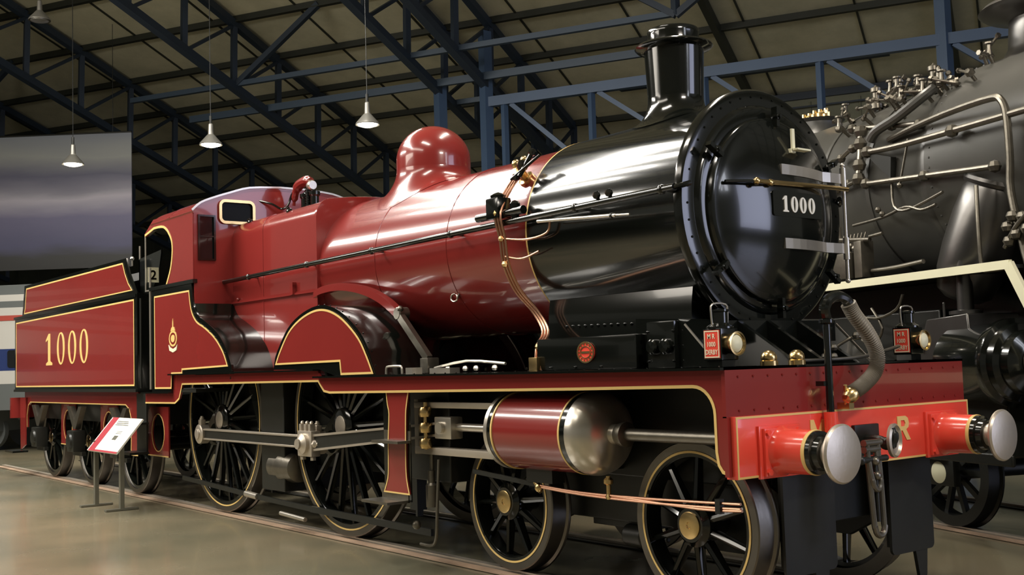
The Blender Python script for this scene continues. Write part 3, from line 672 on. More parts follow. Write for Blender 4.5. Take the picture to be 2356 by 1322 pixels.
# -- vacuum standpipe and hose
mb = MB(); X = .80
mb.cyl((X, -.42, 1.10), (X, -.42, 1.86), .024); mb.tube([(X, -.42, 1.84), (X+.01, -.445, 1.90), (X+.02, -.41, 1.955), (X+.03, -.34, 1.975), (X+.04, -.27, 1.955), (X+.05, -.235, 1.915)], .036, smooth=4)
mb.lathe((X, -.42, 1.80), (0, 0, 1), [(0, .025), (.01, .045), (.03, .045), (.04, .03)], 20); mb.box(.74, X, -.475, -.43, 1.42, 1.45)
mb.use(1); mb.cyl((X, -.42, 1.03), (X, -.42, 1.26), .042); P(mb, 'vacuum_standpipe', ['black', 'vermilion'])
mb = MB(); hp = catmull([(X+.045, -.25, 1.93), (X+.05, -.20, 1.86), (X+.06, -.10, 1.76), (X+.06, -.02, 1.66), (X+.06, .01, 1.57), (X+.05, -.02, 1.49), (X+.04, -.12, 1.42), (X+.03, -.22, 1.375), (X+.03, -.25, 1.36)], 8)
rs = [.043+(.004 if i % 2 else -.003) for i in range(len(hp)*2)]
hp2 = catmull(hp, 2); mb.tube(hp2, [.045+(.005 if i % 2 else -.003) for i in range(len(hp2))], n=18, smooth=1)
mb.use(1); mb.lathe((X+.03, -.235, 1.365), (0, -.9, -.45), [(0, .05), (.03, .052), (.05, .04), (.07, .03), (.08, 0)], 18); mb.cyl((X+.03, -.30, 1.42), (X, -.26, 1.30), .012); mb.box(.74, X+.03, -.27, -.22, 1.27, 1.31)
P(mb, 'vacuum_hose', ['hose', 'brass'])
# -- small parts on the front platform
mb = MB()
for y in (-.42, -.12, .2):
    mb.plate([(.10, 1.556), (.58, 1.556), (.10, 1.86)], y-.02, y+.02, XZ)
mb.box(.05, .10, -.62, .62, 1.556, 1.86)
P(mb, 'frame_gusset', 'black')
for y in (-.74, -.47):
    mb = MB(); mb.ball((.60, y, 1.603), .05, 16); mb.cyl((.60, y, 1.55), (.60, y, 1.585), .055)
    P(mb, 'drain_cover', 'brass')
mb = MB(); mb.tube([(.3, .2, 1.60), (.45, .3, 1.72), (.5, .45, 1.73)], .012); mb.tube([(.5, -.35, 1.58), (.6, .1, 1.585), (.55, .5, 1.62), (.5, .8, 1.66)], .012)
for (x, y, z) in ((.5, .05, 1.6), (.45, .12, 1.66), (.5, .3, 1.74), (.5, -.05, 1.6)): mb.ball((x, y, z), .026, 8)
P(mb, 'platform_pipe', 'pipework')
# -- handrails
for s in (-1, 1):
    mb = MB(); mb.cyl((-7.27, s*.885, 2.672), (0.0, s*.885, 2.745), .026, n=12)
    for x in (-6.6, -5.2, -3.9, -2.6, -1.0, -.12):
        z = 2.672+.0100*(x+7.27); mb.cyl((x, s*.74, z), (x, s*.885, z), .014); mb.ball((x, s*.885, z), .036, 10)
    mb.tube([(-.05, s*.885, 2.745), (.03, s*.87, 2.75), (.06, s*.80, 2.77)], .018)
    P(mb, 'handrail', 'black')
mb = MB(); mb.cyl((-1.42, -.90, 2.685), (-.56, -.90, 2.625), .013); mb.cyl((-.60, -.90, 2.63), (-.42, -.90, 2.615), .008); mb.use(1); mb.ball((-.6, -.90, 2.627), .02)
for x in (-.75, -.62): mb.ball((x, -.90, 2.79), .03, 8); mb.cyl((x, -.88, 2.74), (x, -.9, 2.82), .014)
P(mb, 'blower_rod', ['steel', 'black'])
# -- lubricator with copper pipes running down the boiler
def bc(x, ang, r=.80): return (x, -r*math.cos(R(ang)), ZC+r*math.sin(R(ang)))
mb = MB(); c = bc(-1.88, 33, .83)
mb.lathe(bc(-1.88, 36, .76), (0, -.8, .6), [(0, .07), (.03, .07), (.04, .04), (.10, .04), (.11, .055), (.14, .055), (.15, 0)], 16)
mb.ball(bc(-1.93, 40, .9), .04); mb.ball(bc(-1.85, 42, .9), .035); mb.use(1)
mb.ball(bc(-1.78, 36, .92), .05, 8); mb.cyl(bc(-1.78, 30, .9), bc(-1.70, 42, .95), .02); mb.ball(bc(-1.70, 42, .95), .035, 8); mb.ball(bc(-1.82, 30, .9), .035, 8); mb.cyl(bc(-1.85, 28, .92), bc(-1.6, 40, .93), .012)
P(mb, 'lubricator', ['brass', 'black'])
mb = MB(); mb.rbox(-2.0, -1.84, -.96, -.82, 2.76, 2.93, .02); mb.lathe((-1.92, -.89, 2.92), (0, 0, 1), [(0, .06), (.03, .065), (.05, .03), (.06, 0)], 14); mb.cyl((-2.2, -.89, 2.80), (-1.6, -.89, 2.80), .034)
mb.lathe((-1.72, -.88, 2.74), (0, 0, 1), [(0, .03), (.12, .045), (.14, .03), (.15, 0)], 12)
P(mb, 'ejector_valve', 'black')
mb = MB()
base = [bc(-1.90, 36, .86), bc(-1.93, 24, .88), (-1.91, -.93, 2.80), (-1.90, -.90, 2.60), (-1.90, -.87, 2.40), (-1.86, -.80, 2.20), (-1.75, -.72, 2.03), (-1.62, -.72, 1.86), (-1.55, -.84, 1.74), (-1.53, -.88, 1.56)]
for k in range(3): mb.tube([(p[0]+.035*k, p[1], p[2]) for p in base], .011, smooth=5)
mb.tube([(-1.86, -.90, 2.60), (-1.6, -.86, 2.57), (-1.4, -.83, 2.60), (-1.36, -.83, 2.68)], .010, smooth=5); mb.tube([(-1.86, -.88, 2.46), (-1.7, -.84, 2.43), (-1.5, -.83, 2.47)], .009, smooth=4)
mb.use(1)
for (i, r) in ((2, .03), (3, .026), (4, .03), (8, .03)): mb.ball((base[i][0]+.03, base[i][1]-.01, base[i][2]), r, 8)
mb.rbox(-1.56, -1.46, -.92, -.86, 1.556, 1.66, .008)
P(mb, 'oil_pipe', ['copper', 'brass'])
mb = MB(); pc = bc(-2.92, -34, RB+.012); mb.tube([Vector(pc)+V(.05*math.cos(a*PI/6), 0, .035*math.sin(a*PI/6)) for a in range(13)], .008, smooth=1); mb.tube([Vector(pc)+V(.05, 0, 0), Vector(pc)+V(.09, -.01, .03)], .008, smooth=1)
P(mb, 'boiler_plug', 'steel')
# -- wheels
def wheel(x, r, s, n, driver=False, ang=0, parent=loco, axle=True, lining=True, name='wheel', yb=.0):
    mb = MB(); yo = s*.825; yi = s*.685
    hr = .30 if driver else .145; rim_i = r-.125 if driver else r-.105
    # wheel centre: rim, spokes, boss
    mb.lathe((x, yi, r), (0, s, 0), [(0.01, rim_i), (.125, rim_i), (.125, rim_i+.05), (.01, rim_i+.05), (.01, rim_i)], 72, cap=False)
    for k in range(n):
        a = 2*PI*k/n+ang; ca, sa = math.cos(a), math.sin(a)
        p0 = V(x+ca*hr*.5, s*(.79), r+sa*hr*.5); p1 = V(x+ca*(rim_i+.01), s*.76, r+sa*(rim_i+.01))
        d = (p1-p0).normalized(); u = V(-sa, 0, ca); q = V(0, 1, 0); vs = []
        for p, wd, th in ((p0, .034 if driver else .030, .05), (p1, .022, .032)):
            for j in range(8): t = 2*PI*j/8; vs.append(p+u*(wd*math.cos(t))+q*(th*math.sin(t)))
        mb.add(vs, [(j, (j+1) % 8, 8+(j+1) % 8, 8+j) for j in range(8)])
    if driver:
        mb.lathe((x, s*.67, r), (0, s, 0), [(0, .17), (.14, .19), (.18, .18), (.20, .15), (.20, 0)], 40)
        ca, sa = -.87, -.50   # crank web towards the pin
        mb.plate([(x+p[0], r+p[1]) for p in [(-.165*.5+ca*.0, .165), (.165*.5, .12), (.1, -.165), (ca*.33+.05, sa*.33-.14), (ca*.33-.12, sa*.33-.08), (ca*.33-.11, sa*.33+.08)]], s*.72, s*.865, XZ)
        bw = [(x+rim_i*1.01*math.cos(t), r+rim_i*1.01*math.sin(t)) for t in [R(30-38+76*k/10) for k in range(11)]]
        mb.plate(bw, s*.72, s*.80, XZ)
    else:
        mb.lathe((x, s*.67, r), (0, s, 0), [(0, .12), (.12, .15), (.165, .145), (.19, .115), (.20, .11), (.20, 0)], 32)
    if axle and s < 0: mb.cyl((x, -.7, r), (x, .7, r), .09)
    w_o = P(mb, name, 'black', parent=parent)
    mb = MB(); mb.lathe((x, s*.66, r), (0, s, 0), [(0, r+.022), (.012, r+.028), (.026, r+.024), (.036, r+.004), (.16, r-.002), (.168, r-.010), (.168, r-.062), (.150, r-.066)], 96, cap=False)
    mb.lathe((x, s*.66, r), (0, s, 0), [(0, r-.07), (0, r+.022)], 96, cap=False)
    P(mb, 'tyre', 'rim', parent=w_o)
    if lining:
        mb = MB(); ro = r-.072; mb.strip(circ(x, r, ro, 96), .015, s*.829, XZ, closed=True, t=s*.003)
        mb.use(1); mb.plate(circ(x, r, r-.06, 72), s*.80, s*.829, XZ, [circ(x, r, rim_i+.004, 72)]); P(mb, 'wheel_lining', ['gold', 'black'], parent=w_o)
    if not driver:
        mb = MB(); mb.lathe((x, s*.868, r), (0, s, 0), [(0, .088), (.010, .088), (.014, .078), (.014, .022), (.008, .018), (.008, 0)], 32); tag(P(mb, 'hub_cap', 'brass', parent=w_o), label='brass axle end cap')
    else:
        mb = MB(); mb.lathe((x, s*.865, r), (0, s, 0), [(0, .10), (.014, .10), (.018, .09), (.018, 0)], 32); tag(P(mb, 'hub_cap', 'brushed', parent=w_o), label='bright axle end')
    return w_o
XD1, XD2 = -4.58, -7.48
for s in (-1, 1):
    wheel(0, .54, s, 10, ang=.31); wheel(-1.98, .54, s, 10, ang=.1)
    wheel(XD1, 1.067, s, 20, True, ang=.06); wheel(XD2, 1.067, s, 20, True, ang=.06)
# -- motion
CP = (-.29, -.165)
for s in (-1, 1):
    mb = MB(); z = 1.067+CP[1]; xa, xb = XD2+CP[0], XD1+CP[0]; y0, y1 = sorted((s*.93, s*.985)); ym = s*.995
    mb.box(xa, xb, y0, y1, z-.062, z+.062)
    mb.use(1)
    for zz in (z-.062, z+.045): a, b = sorted((s*.985, s*.998)); mb.box(xa, xb, a, b, zz, zz+.018)
    mb.box(xa, xb, y0, y1, z+.062, z+.066); mb.box(xa, xb, y0, y1, z-.066, z-.062)
    mb.use(2)
    for x in (xa, xb):
        mb.lathe((x, s*.91, z), (0, s, 0), [(0, .115), (.10, .115), (.11, .10), (.115, .06), (.13, .06), (.135, .045), (.135, 0)], 28)
        mb.rbox(x-.04, x+.04, s*.97-.03, s*.97+.03, z+.10, z+.17, .01); mb.lathe((x, s*.97, z+.16), (0, 0, 1), [(0, .028), (.03, .028), (.035, .018), (.05, .018), (.05, 0)], 12)
    P(mb, 'coupling_rod', ['chassis', 'brushed', 'brushed'], bevel=.004)
    mb = MB(); p0 = V(xb, s*1.07, z); p1 = V(-2.55, s*1.0, 1.105); d = p1-p0
    def tw(a, w0, w1, y, th):
        pass
    n_ = V(-d.z, 0, d.x).normalized()
    for off0, off1, th in ((.075, .05, .004),):
        q = [p0+n_*.080, p1+n_*.055, p1-n_*.055, p0-n_*.080]
        for yy in (0,):
            A_ = [v+V(0, s*-.03, 0) for v in q]; B_ = [v+V(0, s*.02, 0) for v in q]
            mb.add(A_+B_, [(0, 1, 2, 3), (7, 6, 5, 4), (0, 4, 5, 1), (1, 5, 6, 2), (2, 6, 7, 3), (3, 7, 4, 0)])
    mb.use(1)
    for sg in (1, -1):
        a = [p0+n_*sg*.082, p1+n_*sg*.057, p1+n_*sg*.037, p0+n_*sg*.060]
        A_ = [v+V(0, s*.015, 0) for v in a]; B_ = [v+V(0, s*.034, 0) for v in a]
        mb.add(A_+B_, [(0, 1, 2, 3), (7, 6, 5, 4), (0, 4, 5, 1), (1, 5, 6, 2), (2, 6, 7, 3), (3, 7, 4, 0)])
    mb.rbox(xb-.14, xb+.15, s*1.07-.05, s*1.07+.05, z-.125, z+.125, .015)
    for dx in (-.13, .14): mb.lathe((xb+dx, s*1.07, z), (dx, 0, 0), [(0, .05), (.03, .045), (.05, .02), (.07, .02), (.07, 0)], 8)
    mb.lathe((xb, s*1.10, z), (0, s, 0), [(0, .10), (.05, .10), (.06, .08), (.08, .05), (.10, .05), (.10, 0)], 28)
    for dx in (-.10, 0, .09): mb.rbox(xb+dx-.022, xb+dx+.022, s*1.08-.03, s*1.08+.03, z+.12, z+.19, .008); mb.ball((xb+dx, s*1.08, z+.20), .022, 8)
    for dx in (-.1, .11): mb.lathe((xb+dx, s*1.08, z-.13), (0, 0, -1), [(0, .03), (.03, .03), (.03, 0)], 6)
    P(mb, 'connecting_rod', ['chassis', 'brushed'])
    # crosshead, slide bars, piston rod
    mb = MB(); mb.rbox(-2.66, -2.42, s*1.0-.06, s*1.0+.06, 1.02, 1.20, .015); mb.lathe((-2.56, s*1.05, 1.11), (0, s, 0), [(0, .05), (.04, .05), (.04, 0)], 16)
    mb.cyl((-2.5, s*.98, 1.115), (-1.65, s*.98, 1.115), .034); mb.use(1); mb.rbox(-2.98, -1.68, s*1.0-.05, s*1.0+.05, .885, .945, .008)
    mb.rbox(-2.98, -1.68, s*1.0-.05, s*1.0+.05, 1.27, 1.32, .008); mb.box(-2.99, -2.93, s*.7, s*1.04, .88, 1.34)
    P(mb, 'crosshead', ['steel', 'brushed'])
    mb = MB()
    for z_ in (.98, 1.11, 1.24): mb.lathe((-2.76, s*1.08, z_-.045), (0, 0, 1), [(0, .02), (.005, .048), (.03, .055), (.06, .055), (.085, .045), (.09, .02)], 18)
    mb.cyl((-2.76, s*1.08, .93), (-2.76, s*1.08, 1.32), .018)
    P(mb, 'oil_pot', 'brass')
    # cylinder
    mb = MB(); yc, zc2 = s*.97, 1.115; q = .285
    mb.use(0); mb.lathe((-1.72, yc, zc2), (1, 0, 0), [(.12, q), (.88, q)], 64, cap=False)
    mb.use(1); mb.lathe((-1.72, yc, zc2), (1, 0, 0), [(0, .05), (0, q-.02), (.02, q+.008), (.06, q+.008), (.062, q-.005)], 64, cap=False)
    mb.use(2); mb.lathe((-1.72, yc, zc2), (1, 0, 0), [(.060, q-.002), (.062, q+.004), (.10, q+.004), (.102, q-.002)], 64, cap=False); mb.lathe((-1.72, yc, zc2), (1, 0, 0), [(.895, q-.002), (.897, q+.004), (.95, q+.004), (.952, q-.002)], 64, cap=False)
    mb.use(3)
    for h_ in (.10, .878): mb.lathe((-1.72, yc, zc2), (1, 0, 0), [(h_, q), (h_+.002, q+.007), (h_+.018, q+.007), (h_+.02, q)], 64, cap=False)
    cy_o = P(mb, 'cylinder', ['crimson', 'steel', 'black', 'gold'])
    mb = MB(); mb.lathe((-.772, yc, zc2), (1, 0, 0), [(0, q-.01), (.004, q+.008), (.05, q+.006), (.10, q-.012), (.14, q-.045), (.17, q-.10), (.19, q-.17), (.20, .07), (.26, .065), (.27, 0)], 64)
    mb.use(1); mb.cyl((-.55, yc, zc2), (.42, yc, zc2), .042); mb.lathe((-.52, yc, zc2), (1, 0, 0), [(0, .075), (.04, .085), (.07, .085), (.08, .05)], 20)
    tag(P(mb, 'cylinder_cover', ['steel', 'pipework'], parent=cy_o), label='polished domed steel cylinder end')
    mb = MB(); mb.box(-1.60, -.85, s*.58, s*.85, .84, 1.48); mb.box(-1.5, -1.2, s*.9, s*1.02, .74, .85)
    P(mb, 'cylinder_bracket', 'chassis', parent=cy_o)
    # drain pipes in copper
    mb = MB(); yp = s*1.0
    for k in (0, 1): mb.tube([(-1.36, yp, .705+.012*k), (-.9, yp, .684+.014*k), (-.3, yp, .68+.024*k), (.2, yp, .688+.03*k), (.55, yp, .70+.03*k)], .0095, smooth=3)
    mb.tube([(-.62, yp, .70), (.2, yp, .675), (.56, yp, .69)], .009, smooth=3)
    mb.use(1); mb.cyl((-.62, yp, .69), (-.62, yp, .83), .016); mb.lathe((-.62, yp, .77), (0, 0, 1), [(0, .02), (.01, .034), (.035, .034), (.05, .02)], 12); mb.ball((-.62, yp, .69), .025, 8)
    mb.ball((-1.38, yp, .70), .034, 10); mb.cyl((-1.42, yp, .74), (-1.36, yp, .67), .018)
    mb.use(2); mb.bar((-2.2, yp, .775), (-1.38, yp, .72), .02, .035); mb.box(.36, .40, yp-.02, yp+.02, .66, .75)
    P(mb, 'drain_pipe', ['copper', 'brass', 'chassis'])
# -- step and bracket
for s in (-1, 1):
    st = c2([(-3.17, 1.41), (-3.15, 1.30), (-3.13, 1.22), (-3.15, 1.0), (-3.155, .80), (-3.17, .68), (-3.23, .565)], 3); en = c2([(-2.835, .565), (-2.87, .68), (-2.88, .80), (-2.875, 1.0), (-2.865, 1.22), (-2.85, 1.30), (-2.82, 1.41)], 3)
    mb = MB(); mb.plate(st+en, s*1.19, s*1.205, XZ); mb.use(1); mb.strip(st+en, .013, s*1.206, XZ, closed=True, t=s*.002)
    mb.use(2); mb.box(-3.25, -2.83, s*1.18, s*1.19, .50, 1.42)
    sb = P(mb, 'step_bracket', ['crimson', 'gold', 'black'])
    for z_ in (.985, .49):
        mb = MB(); y0, y1 = sorted((s*1.18, s*1.40)); dx = .0 if z_ > .9 else -.05
        if z_ > .9: y0, y1 = sorted((s*1.19, s*1.32))
        mb.box(-3.24+dx, -2.82+dx, y0, y1, z_, z_+.022); mb.box(-3.24+dx, -2.82+dx, s*1.19-.005, s*1.19+.005, z_, z_+.10)
        P(mb, 'step', 'pipework', parent=sb)
# -- brake gear and underside
for s in (-1, 1):
    mb = MB()
    mb.bar((-8.6, s*.88, .33), (-6.5, s*.88, .25), .03, .05); mb.bar((-6.5, s*.88, .25), (-5.2, s*.88, .22), .03, .05); mb.bar((-5.2, s*.88, .22), (-3.0, s*.88, .20), .03, .06)
    mb.use(1); mb.cyl((-6.75, s*.88, .265), (-6.45, s*.88, .25), .035); mb.cyl((-5.75, s*.95, .14), (-5.2, s*.95, .12), .022)
    mb.use(0)
    for x in (XD1+1.13, XD2+1.13):
        mb.plate([(x-.02, .35), (x+.10, .35), (x+.12, .9), (x+.02, .95)], s*.70, s*.80, XZ); mb.bar((x+.1, s*.78, .3), (x+.1, s*.78, 1.3), .03, .06)
    P(mb, 'brake_rod', ['chassis', 'steel'])
    mb = MB(); mb.lathe((-6.15, s*.78, .60), (1, 0, 0), [(0, .02), (.0, .12), (.02, .15), (.22, .15), (.24, .17), (.30, .17), (.52, .15), (.55, .10), (.55, 0)], 28)
    P(mb, 'sand_pot', 'pipework')
    mb = MB(); mb.tube([(-2.62, s*1.05, .85), (-2.62, s*1.08, .4), (-2.64, s*1.08, .22), (-2.75, s*1.05, .14), (-3.0, s*1.0, .12)], .013, smooth=4); mb.ball((-2.9, s*1.1, .3), .04, 10); mb.lathe((-2.78, s*1.02, .45), (0, 0, 1), [(0, .05), (.18, .05), (.2, .03), (.3, .03), (.3, 0)], 14)
    mb.cyl((-2.8, s*1.0, .45), (-2.8, s*1.0, .9), .02)
    P(mb, 'sand_pipe', 'pipework')
mb = MB()
for s in (-1, 1):
    mb.plate([(-2.65, .62), (-2.6, .84), (.35, .84), (.55, .72), (.5, .5), (.2, .34), (-.2, .34), (-.45, .45), (-1.5, .45), (-1.75, .34), (-2.2, .34)], s*.55, s*.58, XZ)
mb.box(-1.3, -.7, -.55, .55, .4, .8); mb.box(.35, .42, -.55, .55, .5, .85); mb.box(-2.4, -2.3, -.55, .55, .5, .85)
mb.lathe((-.92, -.56, .36), (1, 0, 0), [(0, .04), (.02, .08), (.2, .08), (.22, .05), (.42, .02), (.42, 0)], 20)
P(mb, 'bogie_frame', 'chassis', bevel=.008)
for (y0, y1) in ((-.67, -.16), (.44, .94)):
    mb = MB(); pl_ = rrect(y0, y1, .25, .92, .04); mb.plate(pl_, .585, .605, YZ); mb.box(.55, .6, y0+.02, y0+.06, .3, .9); mb.box(.55, .6, y1-.06, y1-.02, .3, .9)
    mb.plate([(y1-.22, .25), (y1-.08, .25), (y1-.10, .06), (y1-.18, .06)], .575, .60, YZ)
    P(mb, 'guard_plate', 'chassis')
# -- lamp irons
for s in (-1, 1):
    mb = MB(); mb.box(.40, .415, s*1.0-.015, s*1.0+.015, 1.556, 1.62); mb.box(.34, .47, s*1.0-.02, s*1.0+.02, 1.555, 1.562); P(mb, 'lamp_iron', 'black')

# ------------------------------------------------------------------ lanterns on the front platform (their own things)
def lantern(x, y, label):
    r_ = tag(empty('lantern', (x, y, 1.557)), label, 'lantern', 'headlamps on the front footplate')
    mb = MB(); mb.rbox(-.075, .075, -.075, .075, .04, .235, .008); mb.box(-.06, .06, -.06, .06, 0, .04)
    mb.lathe((0, 0, .235), (0, 0, 1), [(0, .085), (.012, .085), (.03, .055), (.035, .05), (.10, .05), (.105, .058), (.118, .058), (.12, .03), (.125, 0)], 20)
    mb.build('lamp_body', 'black', r_, sharp=40)
    mb = MB(); mb.box(-.062, .062, -.080, -.074, .055, .225); mb.use(1); mb.strip([(-.056, .061), (.056, .061), (.056, .219), (-.056, .219)], .007, -.0805, XZ, closed=True, t=-.001)
    mb.text('M R', XZ, .030, -.081, t=-.002, bold=.02, cz=.188, squeeze=.9); mb.text('1000', XZ, .030, -.081, t=-.002, bold=.02, cz=.140, squeeze=.9); mb.text('DERBY', XZ, .030, -.081, t=-.002, bold=.02, cz=.092, squeeze=.78)
    tag(mb.build('lamp_plate', ['vermilion', 'cream'], r_), label='red plate lettered M R 1000 DERBY')
    mb = MB(); mb.lathe((.07, 0, .14), (1, 0, 0), [(0, .06), (.04, .062), (.055, .072), (.07, .074), (.072, .064), (.06, .056)], 32, cap=False)
    mb.use(1); mb.lathe((.12, 0, .14), (1, 0, 0), [(0, .058), (.012, .05), (.022, .03), (.026, 0)], 32, cap=False); mb.build('lens', ['brass', 'cream'], r_)
    mb = MB(); mb.tube([(0, -.065, .24), (0, -.075, .33), (0, -.06, .385), (0, .06, .385), (0, .075, .33), (0, .065, .24)], .006, smooth=3); mb.build('lamp_handle', 'steel', r_)
    return r_
lantern(.44, -.995, 'black lantern with red lettered plate at the near end of the front footplate')
lantern(.44, 1.005, 'black lantern with red lettered plate at the far end of the front footplate')

# ------------------------------------------------------------------ tender
tender = tag(empty('tender', (-12.5, 0, 0)), 'crimson tender lettered 1000 coupled behind the crimson locomotive', 'tender')
T = lambda mb, n, m, parent=tender, **k: P(mb, n, m, parent=parent, **k)
mb = MB(); mb.use(1); mb.box(-15.60, -9.52, -1.135, 1.135, 1.43, 2.66)
for s in (-1, 1):
    y = s*1.135
    mb.use(1); a, b = sorted((y, y+s*.004)); mb.box(-15.60, -9.52, a, b, 1.43, 2.66)
    pan = [(-15.50, 1.49), (-15.50, 2.578), (-9.60, 2.610), (-9.60, 1.49)]
    mb.use(0); mb.plate(pan, y, y+s*.008, XZ); mb.use(2); mb.strip(pan, .022, y+s*.008, XZ, closed=True, t=s*.002)
    mb.use(1); a, b = sorted((y-s*.03, y+s*.02)); mb.box(-15.62, -9.5, a, b, 2.645, 2.685)
    # upper coping, flared slightly outwards
    up = [(-15.08, 2.70), (-14.98, 2.80), (-14.80, 3.13), (-9.86, 3.13), (-9.80, 2.98), (-9.68, 2.80), (-9.55, 2.70)]
    fl = lambda u, v, c: (u, c+s*(v-2.68)*.07, v)
    mb.use(1); mb.plate([(-15.15, 2.68), (-15.06, 2.82), (-14.86, 3.18), (-9.80, 3.18), (-9.72, 2.98), (-9.60, 2.82), (-9.50, 2.68)], y-s*.02, y, fl)
    mb.use(0); mb.plate([(-14.97, 2.72), (-14.90, 2.80), (-14.73, 3.12), (-9.94, 3.12), (-9.88, 2.98), (-9.78, 2.84), (-9.66, 2.745)], y, y+s*.006, fl)
    mb.use(2); mb.strip([(-14.97, 2.72), (-14.90, 2.80), (-14.73, 3.12), (-9.94, 3.12), (-9.88, 2.98), (-9.78, 2.84), (-9.66, 2.745)], .022, y+s*.006, fl, closed=True, t=s*.002)
body = T(mb, 'tank', ['crimson', 'black', 'gold'])
mb = MB()
for s in (-1, 1): mb.plate([(-9.80, 2.68), (-9.80, 3.17), (-8.98, 3.22), (-8.98, 3.18), (-9.05, 3.0), (-9.16, 2.86), (-9.3, 2.72), (-9.42, 2.68)], s*.98, s*1.0, XZ)
mb.box(-9.80, -9.76, -1.0, 1.0, 2.6, 3.16); mb.box(-9.55, -9.48, -1.14, 1.14, 1.40, 2.70)
for k in range(5): mb.ball((-9.2-.1*k, -1.005, 2.9+.03*k), .012, 6)
T(mb, 'coal_plate', 'black')
for i, ch in enumerate('1000'):
    mb = MB(); digit(mb, ch, [-13.50, -12.87, -12.29, -11.72][i], 2.07, .40, .50, -1.143, XZ, .085 if ch == '0' else .11, -.004)
    tag(T(mb, 'numeral', 'gold', parent=body), label='gold numeral '+ch)
mb = MB(); mb.plate([(-.96, 2.9), (-.6, 3.10), (0, 3.18), (.6, 3.10), (.96, 2.9)], -14.6, -9.85, YZ); T(mb, 'coal', 'coal')
mb = MB(); mb.lathe((-14.4, -.7, 3.13), (0, 0, 1), [(0, .28), (.08, .28), (.12, .2), (.14, 0)], 24); mb.use(1); mb.cyl((-9.9, -.95, 3.1), (-9.9, -.95, 3.36), .012); mb.ball((-10.2, -.95, 3.22), .03, 8); mb.cyl((-10.2, -.95, 3.12), (-10.2, -.95, 3.2), .01)
T(mb, 'filler_lid', ['brushed', 'steel'])
mb = MB(); fr = [(-15.35, 1.40), (-9.75, 1.40), (-9.75, .75), (-9.85, .55), (-10.02, .55), (-10.02, 1.05), (-10.10, 1.17), (-10.24, 1.225), (-15.0, 1.225), (-15.12, 1.17), (-15.2, 1.0), (-15.2, .8), (-15.35, .8)]
for s in (-1, 1):
    mb.use(0); mb.plate(fr, s*1.01, s*1.04, XZ); mb.use(2); mb.strip([(-9.76, .56), (-10.02, .56), (-10.02, 1.05), (-10.10, 1.17), (-10.24, 1.225), (-15.0, 1.225), (-15.12, 1.17), (-15.2, 1.0), (-15.2, .8)], .016, s*1.04, XZ, t=s*.003)
    mb.use(1); mb.box(-15.6, -9.5, min(s*.9, s*1.16), max(s*.9, s*1.16), 1.40, 1.44)
    for xw in (-10.45, -12.43, -14.41):   # red frame webs between the wheels
        mb.use(0); mb.plate([(xw+.62, .55), (xw+.62, 1.2), (xw+1.36, 1.2), (xw+1.36, .55)], s*.86, s*.88, XZ, [circ(xw+.99, .86, .22, 20, .24)])
        mb.use(2); mb.strip(circ(xw+.99, .86, .225, 20, .245), .014, s*.88, XZ, closed=True, t=s*.003); mb.strip([(xw+.62, .56), (xw+1.36, .56)], .014, s*.88, XZ, t=s*.003)
mb.use(1); mb.box(-15.4, -9.6, -.85, .85, .95, 1.40)
T(mb, 'tender_frame', ['crimson', 'chassis', 'gold'])
for s in (-1, 1):
    for xw in (-10.45, -12.43, -14.41):
        mb = MB(); mb.rbox(xw-.16, xw+.16, min(s*.96, s*1.14), max(s*.96, s*1.14), .50, .82, .02); mb.lathe((xw, s*1.14, .66), (0, s, 0), [(0, .12), (.03, .11), (.04, 0)], 20); mb.box(xw-.22, xw+.22, s*1.0-.03, s*1.0+.03, .44, .50)
        mb.use(1); mb.plate([(xw-.06, .84), (xw+.06, .84), (xw+.36, 1.18), (xw+.22, 1.18), (xw, .98), (xw-.22, 1.18), (xw-.36, 1.18)], s*1.0, s*1.08, XZ)
        T(mb, 'axle_box', ['chassis', 'pipework'])
        wheel(xw, .648, s, 10, parent=tender, lining=False, ang=.2)
mb = MB(); mb.use(0); mb.box(-15.68, -15.60, -1.2, 1.2, .95, 1.30)
for s in (-1, 1):
    mb.use(1); mb.lathe((-15.68, s*.864, 1.05), (-1, 0, 0), [(0, .14), (.25, .12), (.25, .07), (.40, .07), (.42, .17), (.44, .16), (.45, 0)], 24)
    mb.use(0); mb.plate([(-15.55, 1.30), (-15.2, 1.30), (-15.2, .5), (-15.45, .42), (-15.5, .42)], s*1.05, s*1.07, XZ); mb.use(1); mb.box(-15.6, -15.1, min(s*1.05, s*1.3), max(s*1.05, s*1.3), .38, .41)
T(mb, 'rear_buffer_beam', ['crimson', 'black'])
mb = MB()
for s in (-1, 1):
    mb.use(0); mb.cyl((-9.40, s*1.12, 1.45), (-9.40, s*1.12, 2.62), .014); mb.plate([(-9.72, 1.38), (-9.36, 1.38), (-9.36, .62), (-9.72, .62)], s*1.05, s*1.07, XZ); mb.box(-9.75, -9.33, min(s*1.05, s*1.3), max(s*1.05, s*1.3), .60, .63); mb.box(-9.75, -9.33, min(s*1.05, s*1.3), max(s*1.05, s*1.3), .98, 1.01)
mb.box(-9.5, -8.95, -1.0, 1.0, 1.30, 1.36); mb.box(-9.5, -8.95, -.3, .3, 1.0, 1.2)
T(mb, 'footstep', 'chassis')

